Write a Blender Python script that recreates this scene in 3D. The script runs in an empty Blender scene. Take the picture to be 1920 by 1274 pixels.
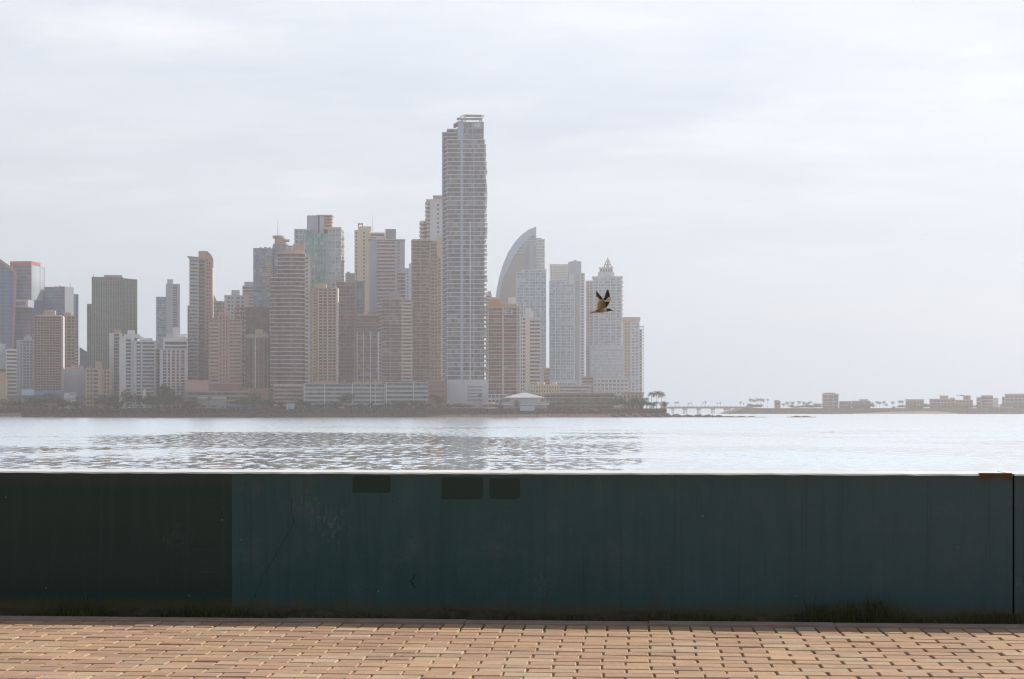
import bpy, math, random
from mathutils import Vector, Matrix
R = math.radians
rnd = random.Random(7)
sc = bpy.context.scene
COL = sc.collection

# ------------------------------------------------------------------ camera model (lens in pixels of a 1920 wide frame)
F, HZ, HC = 3200.0, 769.0, 6.1
def wx(px, Y): return (px - 960.0) / F * Y
def wz(py, Y): return HC + (HZ - py) / F * Y

# ------------------------------------------------------------------ mesh helpers
class MB:
    def __init__(s): s.v = []; s.f = []; s.c = []
    def add(s, vs, fs, col=None):
        n = len(s.v); s.v += vs
        for f in fs:
            s.f.append([i + n for i in f]); s.c.append(col)
    def box(s, x0, x1, y0, y1, z0, z1, col=None):
        vs = [(x0,y0,z0),(x1,y0,z0),(x1,y1,z0),(x0,y1,z0),(x0,y0,z1),(x1,y0,z1),(x1,y1,z1),(x0,y1,z1)]
        s.add(vs, [(0,3,2,1),(4,5,6,7),(0,1,5,4),(1,2,6,5),(2,3,7,6),(3,0,4,7)], col)
    def prism(s, poly, z0, z1, top=None):
        n = len(poly); top = top or poly
        vs = [(x,y,z0) for x,y in poly] + [(x,y,z1) for x,y in top]
        fs = [tuple(range(n))[::-1], tuple(range(n,2*n))]
        fs += [(i,(i+1)%n,n+(i+1)%n,n+i) for i in range(n)]
        s.add(vs, fs)
    def xzprism(s, poly, y0, y1):
        n = len(poly)
        vs = [(x,y0,z) for x,z in poly] + [(x,y1,z) for x,z in poly]
        fs = [tuple(range(n)), tuple(range(n,2*n))[::-1]]
        fs += [(i,n+i,n+(i+1)%n,(i+1)%n) for i in range(n)]
        s.add(vs, fs)
    def tube(s, pts, rad, n=6):
        rings = []
        for i, p in enumerate(pts):
            p = Vector(p)
            a = Vector(pts[max(i-1,0)]); b = Vector(pts[min(i+1,len(pts)-1)])
            t = (b - a).normalized()
            u = t.orthogonal().normalized(); w = t.cross(u)
            r = rad[i] if isinstance(rad, (list,tuple)) else rad
            rings.append([tuple(p + (u*math.cos(2*math.pi*k/n) + w*math.sin(2*math.pi*k/n))*r) for k in range(n)])
        vs = [q for ring in rings for q in ring]; fs = []
        for i in range(len(pts)-1):
            for k in range(n):
                fs.append((i*n+k, i*n+(k+1)%n, (i+1)*n+(k+1)%n, (i+1)*n+k))
        fs.append(tuple(range(n))[::-1]); fs.append(tuple(range((len(pts)-1)*n, len(pts)*n)))
        s.add(vs, fs)
    def mesh(s, name, mat, smooth=False):
        me = bpy.data.meshes.new(name)
        me.from_pydata(s.v, [], s.f)
        if mat: me.materials.append(mat)
        if any(c is not None for c in s.c):
            at = me.color_attributes.new('tint', 'FLOAT_COLOR', 'CORNER')
            k = 0
            for p, c in zip(me.polygons, s.c):
                c = c or (1,1,1)
                for _ in range(p.loop_total):
                    at.data[k].color = (c[0],c[1],c[2],1); k += 1
        if smooth:
            for p in me.polygons: p.use_smooth = True
        me.update()
        return me
    def build(s, name, mat, parent=None, loc=(0,0,0), smooth=False):
        return link(name, s.mesh(name, mat, smooth), parent, loc)

def link(name, me, parent=None, loc=(0,0,0)):
    o = bpy.data.objects.new(name, me); COL.objects.link(o)
    o.location = loc
    if parent: o.parent = parent
    return o
def tag(o, label=None, cat=None, group=None, kind=None):
    if label: o['label'] = label
    if cat: o['category'] = cat
    if group: o['group'] = group
    if kind: o['kind'] = kind
    return o
def empty(name, loc, rz=0.0):
    o = bpy.data.objects.new(name, None); COL.objects.link(o)
    o.location = loc; o.rotation_euler = (0,0,rz); o.empty_display_size = 1
    return o
def copy_tree(o, parent=None):
    c = o.copy(); COL.objects.link(c)
    if parent: c.parent = parent
    for ch in list(o.children): copy_tree(ch, c)
    return c

# ------------------------------------------------------------------ materials
def newmat(name):
    m = bpy.data.materials.new(name); m.use_nodes = True
    nt = m.node_tree; return m, nt, nt.nodes['Principled BSDF']
def N(nt, t, **kw):
    n = nt.nodes.new(t)
    for k, v in kw.items():
        if k.startswith('i_'):
            n.inputs[k[2:]].default_value = v
        else: setattr(n, k, v)
    return n
def mixc(nt, fac, a, b, blend='MIX'):
    n = nt.nodes.new('ShaderNodeMix'); n.data_type = 'RGBA'; n.blend_type = blend
    def put(sock, v):
        if isinstance(v, (tuple, list)): sock.default_value = (v[0], v[1], v[2], 1)
        elif isinstance(v, (int, float)): sock.default_value = v
        else: nt.links.new(v, sock)
    put(n.inputs[0], fac); put(n.inputs[6], a); put(n.inputs[7], b)
    return n.outputs[2]
def mth(nt, op, a, b=None, c=None, clamp=False):
    n = nt.nodes.new('ShaderNodeMath'); n.operation = op; n.use_clamp = clamp
    for i, v in enumerate((a, b, c)):
        if v is None: continue
        if isinstance(v, (int, float)): n.inputs[i].default_value = v
        else: nt.links.new(v, n.inputs[i])
    return n.outputs[0]
def ramp(nt, fac, stops):
    n = nt.nodes.new('ShaderNodeValToRGB')
    el = n.color_ramp.elements
    while len(el) < len(stops): el.new(0.5)
    for e, (p, c) in zip(el, stops):
        e.position = p; e.color = (c, c, c, 1) if isinstance(c, (int, float)) else (c[0], c[1], c[2], 1)
    nt.links.new(fac, n.inputs[0]); return n.outputs[0]
def noise(nt, vec, scale, detail=3, rough=.55):
    n = N(nt, 'ShaderNodeTexNoise'); n.inputs['Scale'].default_value = scale
    n.inputs['Detail'].default_value = detail; n.inputs['Roughness'].default_value = rough
    if vec is not None: nt.links.new(vec, n.inputs['Vector'])
    return n.outputs[0]
def mapping(nt, vec, scale=(1,1,1), loc=(0,0,0)):
    n = N(nt, 'ShaderNodeMapping'); n.inputs['Scale'].default_value = scale; n.inputs['Location'].default_value = loc
    nt.links.new(vec, n.inputs['Vector']); return n.outputs[0]
def geo(nt): return N(nt, 'ShaderNodeNewGeometry').outputs['Position']
def objc(nt): return N(nt, 'ShaderNodeTexCoord').outputs['Object']

_mats = {}
def paint(name, col, rough=.8, var=.25, spec=.3):
    """weathered render / concrete / paint: base colour with streaks and blotches"""
    if name in _mats: return _mats[name]
    m, nt, b = newmat(name)
    v = geo(nt)
    big = noise(nt, mapping(nt, v, (.08,.08,.03)), 1.0, 4, .6)
    st = noise(nt, mapping(nt, v, (.9,.9,.06)), 1.0, 3, .6)
    f = mth(nt, 'ADD', mth(nt, 'MULTIPLY', big, .6), mth(nt, 'MULTIPLY', st, .4))
    lo = tuple(c*(1-var) for c in col); hi = tuple(min(1,c*(1+var)) for c in col)
    f2 = ramp(nt, f, [(.3,0),(.7,1)])
    nt.links.new(mixc(nt, f2, lo, hi), b.inputs['Base Color'])
    b.inputs['Roughness'].default_value = rough
    b.inputs['Specular IOR Level'].default_value = spec
    _mats[name] = m; return m
def glass(name, dark, light, frac=.25, cell=2.6, rough=.12, spec=.5):
    """window strip: every window of a row gets its own darkness (open, curtained, blind down)"""
    if name in _mats: return _mats[name]
    m, nt, b = newmat(name)
    v = objc(nt)
    sep = N(nt, 'ShaderNodeSeparateXYZ'); nt.links.new(v, sep.inputs[0])
    oi = N(nt, 'ShaderNodeObjectInfo')
    cx = mth(nt, 'FLOOR', mth(nt, 'ADD', mth(nt, 'DIVIDE', sep.outputs[0], cell), .37))
    cy = mth(nt, 'FLOOR', mth(nt, 'ADD', mth(nt, 'DIVIDE', sep.outputs[1], cell), .37))
    comb = N(nt, 'ShaderNodeCombineXYZ')
    nt.links.new(cx, comb.inputs[0]); nt.links.new(cy, comb.inputs[1])
    nt.links.new(mth(nt, 'MULTIPLY', oi.outputs['Random'], 977.0), comb.inputs[2])
    wn = N(nt, 'ShaderNodeTexWhiteNoise'); nt.links.new(comb.outputs[0], wn.inputs['Vector'])
    val = wn.outputs['Value']
    big = noise(nt, mapping(nt, geo(nt), (.03,.03,.02)), 1.0, 2)
    val = mth(nt, 'ADD', val, mth(nt, 'MULTIPLY', mth(nt, 'SUBTRACT', big, .5), .7))
    val = mth(nt, 'ADD', val, mth(nt, 'MULTIPLY', mth(nt, 'SUBTRACT', oi.outputs['Random'], .5), .45))   # whole floors with blinds down or dark
    f = ramp(nt, val, [(0.0, 0.0), (max(.01, 1-frac-.25), .18), (1-frac*.5, .55), (1.0, 1.0)])
    # mullions between the cells
    fr = mth(nt, 'FRACT', mth(nt, 'ADD', mth(nt, 'DIVIDE', sep.outputs[0], cell), .37))
    mul = mth(nt, 'LESS_THAN', fr, .1)
    colr = mixc(nt, f, dark, light)
    colr = mixc(nt, mth(nt, 'MULTIPLY', mul, .3), colr, tuple(min(1, c*1.3+.06) for c in light))
    nt.links.new(colr, b.inputs['Base Color'])
    b.inputs['Roughness'].default_value = rough
    b.inputs['Specular IOR Level'].default_value = spec
    _mats[name] = m; return m

G_BROWN = glass('glass_brown', (.062,.030,.026), (.30,.20,.18), .24)
G_DARK  = glass('glass_dark', (.042,.024,.022), (.20,.135,.125), .2)
G_GREY  = glass('glass_grey', (.03,.03,.034), (.25,.24,.25), .3, 2.2)
G_BLUE  = glass('glass_blue', (.035,.045,.06), (.26,.30,.34), .35, 2.4)
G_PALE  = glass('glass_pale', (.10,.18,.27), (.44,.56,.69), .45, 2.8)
G_TEAL  = glass('glass_teal', (.07,.26,.24), (.32,.62,.59), .45, 2.6)
G_SLATE = glass('glass_slate', (.08,.125,.27), (.16,.215,.40), .5, 3.4, .1)
G_GREEN = glass('glass_green', (.075,.105,.085), (.17,.215,.18), .5, 1.6)
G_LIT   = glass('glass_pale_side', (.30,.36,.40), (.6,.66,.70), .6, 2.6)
P_WHITE = paint('white_render', (.82,.785,.775), .7, .06)
P_PALE  = paint('pale_render', (.66,.67,.72), .75, .1)
P_CREAM = paint('cream_render', (.72,.60,.45), .8, .12)
P_TAN   = paint('tan_render', (.58,.41,.28), .8, .15)
P_PINK  = paint('pinkish_render', (.56,.34,.30), .8, .15)
P_BROWN = paint('brown_render', (.33,.19,.155), .8, .18)
P_DBROWN= paint('dark_brown_render', (.19,.11,.095), .85, .2)
P_GREY  = paint('grey_concrete', (.37,.345,.345), .85, .15)
P_LAV   = paint('lavender_grey_render', (.48,.51,.62), .8, .08)
P_SLAB  = paint('slab_concrete', (.70,.555,.51), .8, .12)
P_SLABD = paint('dim_slab_concrete', (.49,.345,.305), .8, .15)
P_ORANGE= paint('orange_render', (.62,.25,.14), .8, .15)
P_RED   = paint('red_cladding', (.50,.17,.13), .6, .1)
P_YELL  = paint('yellow_render', (.66,.50,.24), .8, .12)
P_BLUE  = paint('blue_board', (.20,.30,.48), .6, .1)
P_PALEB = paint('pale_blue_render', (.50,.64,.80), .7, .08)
P_GREENG= paint('green_grey_cladding', (.33,.375,.335), .7, .1)
P_STEEL = paint('dull_steel', (.30,.30,.32), .5, .1)
P_RAIL  = paint('railing_glass', (.45,.50,.53), .3, .12, .5)
P_BLUEG = paint('blue_grey_render', (.30,.33,.38), .8, .12)

# ------------------------------------------------------------------ world, sun
AZ, EL = R(52), R(37)
SUN = Vector((math.sin(AZ)*math.cos(EL), math.cos(AZ)*math.cos(EL), math.sin(EL)))
w = bpy.data.worlds.new("World"); sc.world = w; w.use_nodes = True
nt = w.node_tree; bg = nt.nodes['Background']
sky = N(nt, 'ShaderNodeTexSky'); sky.sky_type = 'NISHITA'; sky.sun_disc = False
sky.sun_elevation = EL; sky.sun_rotation = AZ; sky.air_density = 1.0; sky.dust_density = 2.0; sky.ozone_density = 1.0
SKS = .1
dirv = N(nt, 'ShaderNodeTexCoord').outputs['Generated']
nrm = N(nt, 'ShaderNodeVectorMath', operation='NORMALIZE'); nt.links.new(dirv, nrm.inputs[0]); dirv = nrm.outputs[0]
sep = N(nt, 'ShaderNodeSeparateXYZ'); nt.links.new(dirv, sep.inputs[0])
dot = N(nt, 'ShaderNodeVectorMath', operation='DOT_PRODUCT'); nt.links.new(dirv, dot.inputs[0]); dot.inputs[1].default_value = SUN
cs = dot.outputs['Value']
# high cloud sheet: direction projected on a level plane overhead
den = mth(nt, 'ADD', mth(nt, 'MAXIMUM', sep.outputs[2], 0.0), .12)
comb = N(nt, 'ShaderNodeCombineXYZ')
nt.links.new(mth(nt, 'DIVIDE', sep.outputs[0], den), comb.inputs[0])
nt.links.new(mth(nt, 'DIVIDE', sep.outputs[1], den), comb.inputs[1])
cl = comb.outputs[0]
c_big = noise(nt, mapping(nt, cl, (.9,1.1,1), (3.1,1.7,0)), 1.0, 5, .55)
c_fine = noise(nt, mapping(nt, cl, (2.6,4.2,1), (.4,6.2,0)), 1.0, 6, .6)
c_wisp = noise(nt, mapping(nt, cl, (1.7,2.6,1), (8.4,2.2,0)), 1.0, 7, .62)
up = mth(nt, 'MULTIPLY', mth(nt, 'SUBTRACT', sep.outputs[2], .02), 6.0, clamp=True)      # clouds melt into haze near the horizon
cm = mth(nt, 'ADD', mth(nt, 'MULTIPLY', mth(nt, 'SUBTRACT', c_big, .5), .60), mth(nt, 'MULTIPLY', mth(nt, 'SUBTRACT', c_fine, .5), .16))
cm = mth(nt, 'MULTIPLY', cm, up)
wisp = mth(nt, 'MULTIPLY', ramp(nt, c_wisp, [(.52,0),(.72,1)]), up)
lum = N(nt, 'ShaderNodeMapRange'); lum.interpolation_type = 'SMOOTHSTEP'
nt.links.new(cs, lum.inputs[0])
lum.inputs[1].default_value = -.75; lum.inputs[2].default_value = .45; lum.inputs[3].default_value = .50; lum.inputs[4].default_value = .845
lum2 = mth(nt, 'MULTIPLY', mth(nt, 'SUBTRACT', cs, .30), .28)
L = mth(nt, 'ADD', lum.outputs[0], mth(nt, 'MAXIMUM', lum2, 0.0))
zen = N(nt, 'ShaderNodeMapRange'); nt.links.new(sep.outputs[2], zen.inputs[0])            # veil dimmed overhead, out of view, to deepen the shade below
zen.inputs[1].default_value = .32; zen.inputs[2].default_value = .68; zen.inputs[3].default_value = 1.0; zen.inputs[4].default_value = .30
L = mth(nt, 'MULTIPLY', L, zen.outputs[0])
L = mth(nt, 'MULTIPLY', L, mth(nt, 'ADD', 1.0, mth(nt, 'MULTIPLY', cm, .8)))
L = mth(nt, 'ADD', L, mth(nt, 'MULTIPLY', wisp, .10))
tint = mixc(nt, mth(nt, 'ADD', mth(nt, 'MULTIPLY', cm, 3.0), mth(nt, 'ADD', .35, mth(nt, 'MULTIPLY', wisp, .5)), clamp=True), (.905,1.0,1.13), (.98,1.025,1.085))
lowz = mth(nt, 'MULTIPLY', mth(nt, 'SUBTRACT', .10, mth(nt, 'ABSOLUTE', sep.outputs[2])), 9.0, clamp=True)
tint = mixc(nt, lowz, tint, (.82,1.0,1.22))
vm = N(nt, 'ShaderNodeVectorMath', operation='SCALE'); nt.links.new(tint, vm.inputs[0]); nt.links.new(mth(nt, 'DIVIDE', L, SKS), vm.inputs['Scale'])
cover = N(nt, 'ShaderNodeMapRange'); nt.links.new(cs, cover.inputs[0])
cover.inputs[1].default_value = -.5; cover.inputs[2].default_value = .35; cover.inputs[3].default_value = .72; cover.inputs[4].default_value = .94
nt.links.new(mixc(nt, cover.outputs[0], sky.outputs[0], vm.outputs[0]), bg.inputs['Color'])
bg.inputs['Strength'].default_value = SKS

sl = bpy.data.lights.new('sun', 'SUN'); sl.energy = 5.0; sl.angle = R(.6); sl.color = (1.0,.93,.83)
so = bpy.data.objects.new('sun', sl); COL.objects.link(so)
so.rotation_euler = SUN.to_track_quat('Z','Y').to_euler(); so.location = (60,40,60)

# ------------------------------------------------------------------ camera
cd = bpy.data.cameras.new('camera'); co = bpy.data.objects.new('camera', cd); COL.objects.link(co)
co.location = (0,0,HC); co.rotation_euler = (R(90),0,0)
cd.sensor_width = 36; cd.lens = F/1920*36; cd.shift_y = (HZ-637)/1920
cd.clip_start = .1; cd.clip_end = 20000
sc.camera = co

# ------------------------------------------------------------------ promenade (wall, verge, kerb, brick pavement)
YAW = R(4.1); PZ = HC-1.05
def prom(o): o.location = (0, 8.82, PZ); o.rotation_euler = (0,0,-YAW); return o
S0 = 8.82/F                                                   # metres per pixel near the wall
WH = .725
def wallmat():
    m, nt, b = newmat('weathered_teal_paint')
    v = objc(nt)
    sep = N(nt, 'ShaderNodeSeparateXYZ'); nt.links.new(v, sep.inputs[0])
    n1 = noise(nt, mapping(nt, v, (1.6,1,2.2)), 1.0, 6, .6)
    n2 = noise(nt, mapping(nt, v, (14,1,1.6)), 1.0, 4, .6)     # rain streaks
    n3 = noise(nt, mapping(nt, v, (60,60,60)), 1.0, 3, .6)
    n4 = noise(nt, mapping(nt, v, (5,1,5), (3,0,7)), 1.0, 5, .65)
    f = mth(nt, 'ADD', mth(nt, 'MULTIPLY', n1, .42), mth(nt, 'ADD', mth(nt, 'MULTIPLY', n2, .36), mth(nt, 'MULTIPLY', n3, .22)))
    c = mixc(nt, ramp(nt, f, [(.32,0),(.68,1)]), (.013,.053,.052), (.035,.088,.089))
    c = mixc(nt, mth(nt, 'MULTIPLY', ramp(nt, n4, [(.52,0),(.72,1)]), .55), c, (.070,.094,.094))
    right = N(nt, 'ShaderNodeMapRange'); nt.links.new(sep.outputs[0], right.inputs[0])
    right.inputs[1].default_value = -.3; right.inputs[2].default_value = 2.8
    c = mixc(nt, mth(nt, 'MULTIPLY', right.outputs[0], .5), c, (.070,.098,.118))          # paler and bluer towards the right end
    # darker repainted end, with a hand-cut edge
    wob = noise(nt, mapping(nt, v, (0,0,9)), 1.0, 2)
    edge = mth(nt, 'LESS_THAN', mth(nt, 'ADD', sep.outputs[0], mth(nt, 'MULTIPLY', mth(nt, 'SUBTRACT', wob, .5), .012)), (430-960)*S0*1.005)
    dk = mixc(nt, ramp(nt, f, [(.3,0),(.7,1)]), (.008,.026,.018), (.014,.036,.027))
    c = mixc(nt, edge, c, dk)
    # dirt rising from the verge, grime under the top edge
    dz = mth(nt, 'ADD', sep.outputs[2], mth(nt, 'MULTIPLY', mth(nt, 'SUBTRACT', n2, .5), .09))
    low = N(nt, 'ShaderNodeMapRange'); nt.links.new(dz, low.inputs[0])
    low.inputs[1].default_value = .075; low.inputs[2].default_value = .01
    c = mixc(nt, mth(nt, 'MULTIPLY', low.outputs[0], .75), c, (.085,.060,.022))
    hi = N(nt, 'ShaderNodeMapRange'); nt.links.new(dz, hi.inputs[0])
    hi.inputs[1].default_value = WH-.09; hi.inputs[2].default_value = WH
    c = mixc(nt, mth(nt, 'MULTIPLY', hi.outputs[0], .5), c, (.055,.052,.045))
    # pale knocks and scuffs
    vo = N(nt, 'ShaderNodeTexVoronoi'); vo.inputs['Scale'].default_value = 1.0
    nt.links.new(mapping(nt, v, (7,1,9)), vo.inputs['Vector'])
    sp = mth(nt, 'LESS_THAN', vo.outputs['Distance'], mth(nt, 'MULTIPLY', n3, .075))
    sp = mth(nt, 'MULTIPLY', sp, mth(nt, 'GREATER_THAN', n4, .47))
    c = mixc(nt, mth(nt, 'MULTIPLY', sp, .55), c, (.20,.21,.20))
    sc1 = noise(nt, mapping(nt, v, (6,1,55), (1,0,3)), 1.0, 4, .7)
    c = mixc(nt, mth(nt, 'MULTIPLY', ramp(nt, mth(nt, 'MULTIPLY', sc1, mth(nt, 'ADD', n1, .5)), [(.66,0),(.8,1)]), .12), c, (.14,.16,.16))
    # two clusters of pale scrapes where things have been leant on the paint
    for (pu, pv, ra, amt) in ((618, 985, .15, .26), (575, 945, .10, .16), (318, 1015, .14, .09), (1890, 1080, .07, .35), (1885, 940, .06, .3), (1020, 1095, .10, .2)):
        dd = N(nt, 'ShaderNodeVectorMath', operation='DISTANCE'); nt.links.new(v, dd.inputs[0]); dd.inputs[1].default_value = ((pu-960)*S0, 0, 1.05-(pv-HZ)*S0)
        near = mth(nt, 'SUBTRACT', 1.0, mth(nt, 'DIVIDE', dd.outputs['Value'], ra), clamp=True)
        sc2 = noise(nt, mapping(nt, v, (55,1,26), (pu,0,pv)), 1.0, 5, .7)
        msk = ramp(nt, mth(nt, 'ADD', sc2, mth(nt, 'MULTIPLY', near, .16)), [(.60,0),(.72,1)])
        c = mixc(nt, mth(nt, 'MULTIPLY', mth(nt, 'MULTIPLY', msk, ramp(nt, near, [(0,0),(.35,1)])), amt), c, (.17,.19,.20))
    drip = noise(nt, mapping(nt, v, (26,1,.8), (4,0,1)), 1.0, 3, .6)
    c = mixc(nt, mth(nt, 'MULTIPLY', ramp(nt, drip, [(.54,0),(.74,1)]), .6), c, (.024,.042,.042))
    # the level top is coloured much paler than the faces
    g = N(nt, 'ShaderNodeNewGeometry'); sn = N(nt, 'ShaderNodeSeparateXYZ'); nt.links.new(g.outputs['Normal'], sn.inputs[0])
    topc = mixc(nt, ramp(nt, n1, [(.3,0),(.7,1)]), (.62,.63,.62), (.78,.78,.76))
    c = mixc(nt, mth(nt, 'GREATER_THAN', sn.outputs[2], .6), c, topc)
    nt.links.new(c, b.inputs['Base Color'])
    b.inputs['Roughness'].default_value = .62; b.inputs['Specular IOR Level'].default_value = .35
    bp = N(nt, 'ShaderNodeBump'); bp.inputs['Strength'].default_value = .25; bp.inputs['Distance'].default_value = .004
    nt.links.new(mth(nt, 'ADD', n3, mth(nt, 'MULTIPLY', n4, 1.5)), bp.inputs['Height']); nt.links.new(bp.outputs[0], b.inputs['Normal'])
    return m
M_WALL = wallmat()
def wall_slab(x0, x1):
    """a length of wall with slightly worn, uneven top arrises"""
    mb = MB(); n = max(2, int((x1-x0)/.06)); ch = .008
    prof = lambda j, i: None
    rr = random.Random(3)
    rows = []
    for i in range(n+1):
        x = x0+(x1-x0)*i/n; a = rr.uniform(-.0016,.0016); b = rr.uniform(-.0016,.0016)
        rows.append([(x,0,-.3),(x,0,WH-ch+a),(x,ch+b,WH+a*.5),(x,.40,WH+a*.5),(x,.41,WH-ch),(x,.41,-5.3)])
    vs = [p for r in rows for p in r]; k = 6; fs = []
    for i in range(n):
        for j in range(k):
            fs.append((i*k+j, (i+1)*k+j, (i+1)*k+(j+1)%k, i*k+(j+1)%k))
    fs.append(tuple(range(k))[::-1]); fs.append(tuple(range(n*k, n*k+k)))
    mb.add(vs, [f[::-1] for f in fs]); return mb
JX = (1897-960)*S0*.985
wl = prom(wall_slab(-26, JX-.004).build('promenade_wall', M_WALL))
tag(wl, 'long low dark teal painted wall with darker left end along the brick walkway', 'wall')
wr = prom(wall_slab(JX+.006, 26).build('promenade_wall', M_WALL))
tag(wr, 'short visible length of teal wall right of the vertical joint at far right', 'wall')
mb = MB(); mb.box(JX-.004, JX+.006, .02, .40, -.3, WH-.01)
mb.build('joint_filler', paint('joint_filler', (.02,.018,.012), .95, .2), wr)
def rrect(x0,x1,z0,z1,r,seed):
    q = random.Random(seed); pts = []
    for cx, cz, a0 in ((x1-r,z1-r,0),(x0+r,z1-r,90),(x0+r,z0+r,180),(x1-r,z0+r,270)):
        for k in range(5):
            a = R(a0+22.5*k); pts.append((cx+r*math.cos(a)+q.uniform(-.002,.002), cz+r*math.sin(a)+q.uniform(-.002,.002)))
    return pts
M_PATCH = paint('patch_paint', (.016,.036,.026), .6, .3)
for (a,b_,c_,d_) in ((657,730,893,925),(827,905,896,937),(918,975,897,936)):
    k = .997; mb = MB()
    z = lambda py: 1.05-(py-HZ)*S0
    mb.xzprism(rrect((a-960)*S0*k,(b_-960)*S0*k,z(d_),z(c_),.013,a), -.0016, .004)
    mb.build('overpainted_patch', M_PATCH, wl)
# chipped top corner next to the joint
q = random.Random(4); mb = MB(); pts = [(JX-.168,WH+.0045)]
for i in range(9): pts.append((JX-.165+i*.0195, WH-.016-.008*math.sin(i*.9+.4)-q.uniform(0,.012)))
pts.append((JX-.006,WH+.0045)); mb.xzprism(pts, -.003, .028)
mb.build('chipped_corner', paint('bare_brown_render', (.085,.048,.024), .95, .5), wl)
# hairline cracks
def crack(pts, wd):
    mb = MB(); z = lambda py: 1.05-(py-HZ)*S0; q = random.Random(len(pts))
    pp = []
    for (u0,v0),(u1,v1) in zip(pts, pts[1:]):
        for k in range(6): pp.append((u0+(u1-u0)*k/6+q.uniform(-2,2), v0+(v1-v0)*k/6))
    pp.append(pts[-1])
    P = [((u-960)*S0, z(v)) for u,v in pp]
    up_ = [(x-wd*q.uniform(.3,1), zz) for x,zz in P]; dn = [(x+wd*q.uniform(.3,1), zz) for x,zz in P]
    mb.xzprism(up_[::-1]+dn, -.0012, .002)
    mb.build('crack', paint('crack_shadow', (.012,.012,.010), .95, .1), wl)
crack([(540,935),(546,985),(530,1010),(505,1055),(485,1085),(472,1125)], .0013)
crack([(776,1080),(770,1092),(777,1106)], .004)
# verge
def soilmat():
    m, nt, b = newmat('dark_soil'); v = geo(nt)
    n1 = noise(nt, v, 14, 5, .65)
    nt.links.new(mixc(nt, ramp(nt, n1, [(.3,0),(.7,1)]), (.018,.013,.008), (.085,.062,.036)), b.inputs['Base Color'])
    b.inputs['Roughness'].default_value = .95
    bp = N(nt, 'ShaderNodeBump'); bp.inputs['Strength'].default_value = .8; bp.inputs['Distance'].default_value = .02
    nt.links.new(n1, bp.inputs['Height']); nt.links.new(bp.outputs[0], b.inputs['Normal']); return m
mb = MB(); q = random.Random(11); nx, ny = 400, 8; vs = []
for j in range(ny+1):
    for i in range(nx+1):
        vs.append((-20+40*i/nx, -.372+.372*j/ny, -.035+.018*math.sin(i*.7+j)+q.uniform(-.012,.012)+(.03 if j >= ny-1 else 0)))
mb.add(vs, [(j*(nx+1)+i, j*(nx+1)+i+1, (j+1)*(nx+1)+i+1, (j+1)*(nx+1)+i) for j in range(ny) for i in range(nx)])
tag(prom(mb.build('verge_soil', soilmat(), smooth=True)), kind='structure')
def leafmat(name, a, b2, rough=.6, trans=.25):
    m, nt, b = newmat(name); v = geo(nt)
    n1 = noise(nt, v, .35 if name != 'grass_blade' else 9, 3)
    oi = N(nt, 'ShaderNodeObjectInfo')
    f = mth(nt, 'ADD', mth(nt, 'MULTIPLY', n1, .7), mth(nt, 'MULTIPLY', oi.outputs['Random'], .3))
    c = mixc(nt, ramp(nt, f, [(.3,0),(.7,1)]), a, b2)
    nt.links.new(c, b.inputs['Base Color']); b.inputs['Roughness'].default_value = rough
    b.inputs['Specular IOR Level'].default_value = .25
    if trans:
        t = N(nt, 'ShaderNodeBsdfTranslucent'); nt.links.new(c, t.inputs['Color'])
        mx = N(nt, 'ShaderNodeMixShader'); mx.inputs[0].default_value = trans
        nt.links.new(b.outputs[0], mx.inputs[1]); nt.links.new(t.outputs[0], mx.inputs[2])
        nt.links.new(mx.outputs[0], nt.nodes['Material Output'].inputs['Surface'])
    return m
mb = MB(); q = random.Random(21)
def blade(mb, x, y, h, q, wd=.0022):
    a = q.uniform(0, 6.28); bend = q.uniform(.15,.8)*h; dx, dy = math.cos(a)*bend, math.sin(a)*bend*.6
    px, py = -math.sin(a)*wd, math.cos(a)*wd
    z0 = -.03
    vs = [(x-px,y-py,z0),(x+px,y+py,z0),(x+dx*.35+px*.8,y+dy*.35+py*.8,z0+h*.6),(x+dx*.35-px*.8,y+dy*.35-py*.8,z0+h*.6),(x+dx,y+dy,z0+h)]
    mb.add(vs, [(0,1,2,3),(3,2,4)])
def dens(x):
    p = 960+x/S0
    h = .034+.016*math.sin(x*3.1)+.015*math.sin(x*7.7+1)
    for c, wdt, e in ((150,90,.055),(345,60,.03),(560,110,.02),(830,35,.05),(1350,120,.03),(1540,70,.085),(1640,60,.075),(1800,100,.03)):
        h += e*math.exp(-((p-c)/wdt)**2)
    return h
for i in range(15000):
    x = q.uniform(-5.5,5.5); h = dens(x)*q.uniform(.35,1.15)
    if q.random() > .25+dens(x)*9: continue
    blade(mb, x, -q.random()**.8*.33-.02, h, q)
for (p, hh) in ((160,.15),(120,.13),(838,.12),(1512,.19),(1621,.21),(1650,.16),(1660,.15),(1625,.15),(1523,.13)):
    for k in range(9): blade(mb, (p-960)*S0+q.uniform(-.02,.02), -.12+q.uniform(-.05,.08), hh*q.uniform(.6,1.1), q, .003)
tag(prom(mb.build('grass', leafmat('grass_blade', (.018,.026,.008), (.085,.085,.025), .6, .2))), 'uneven fringe of dark grass and weeds along the foot of the wall', 'grass', kind='stuff')
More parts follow.
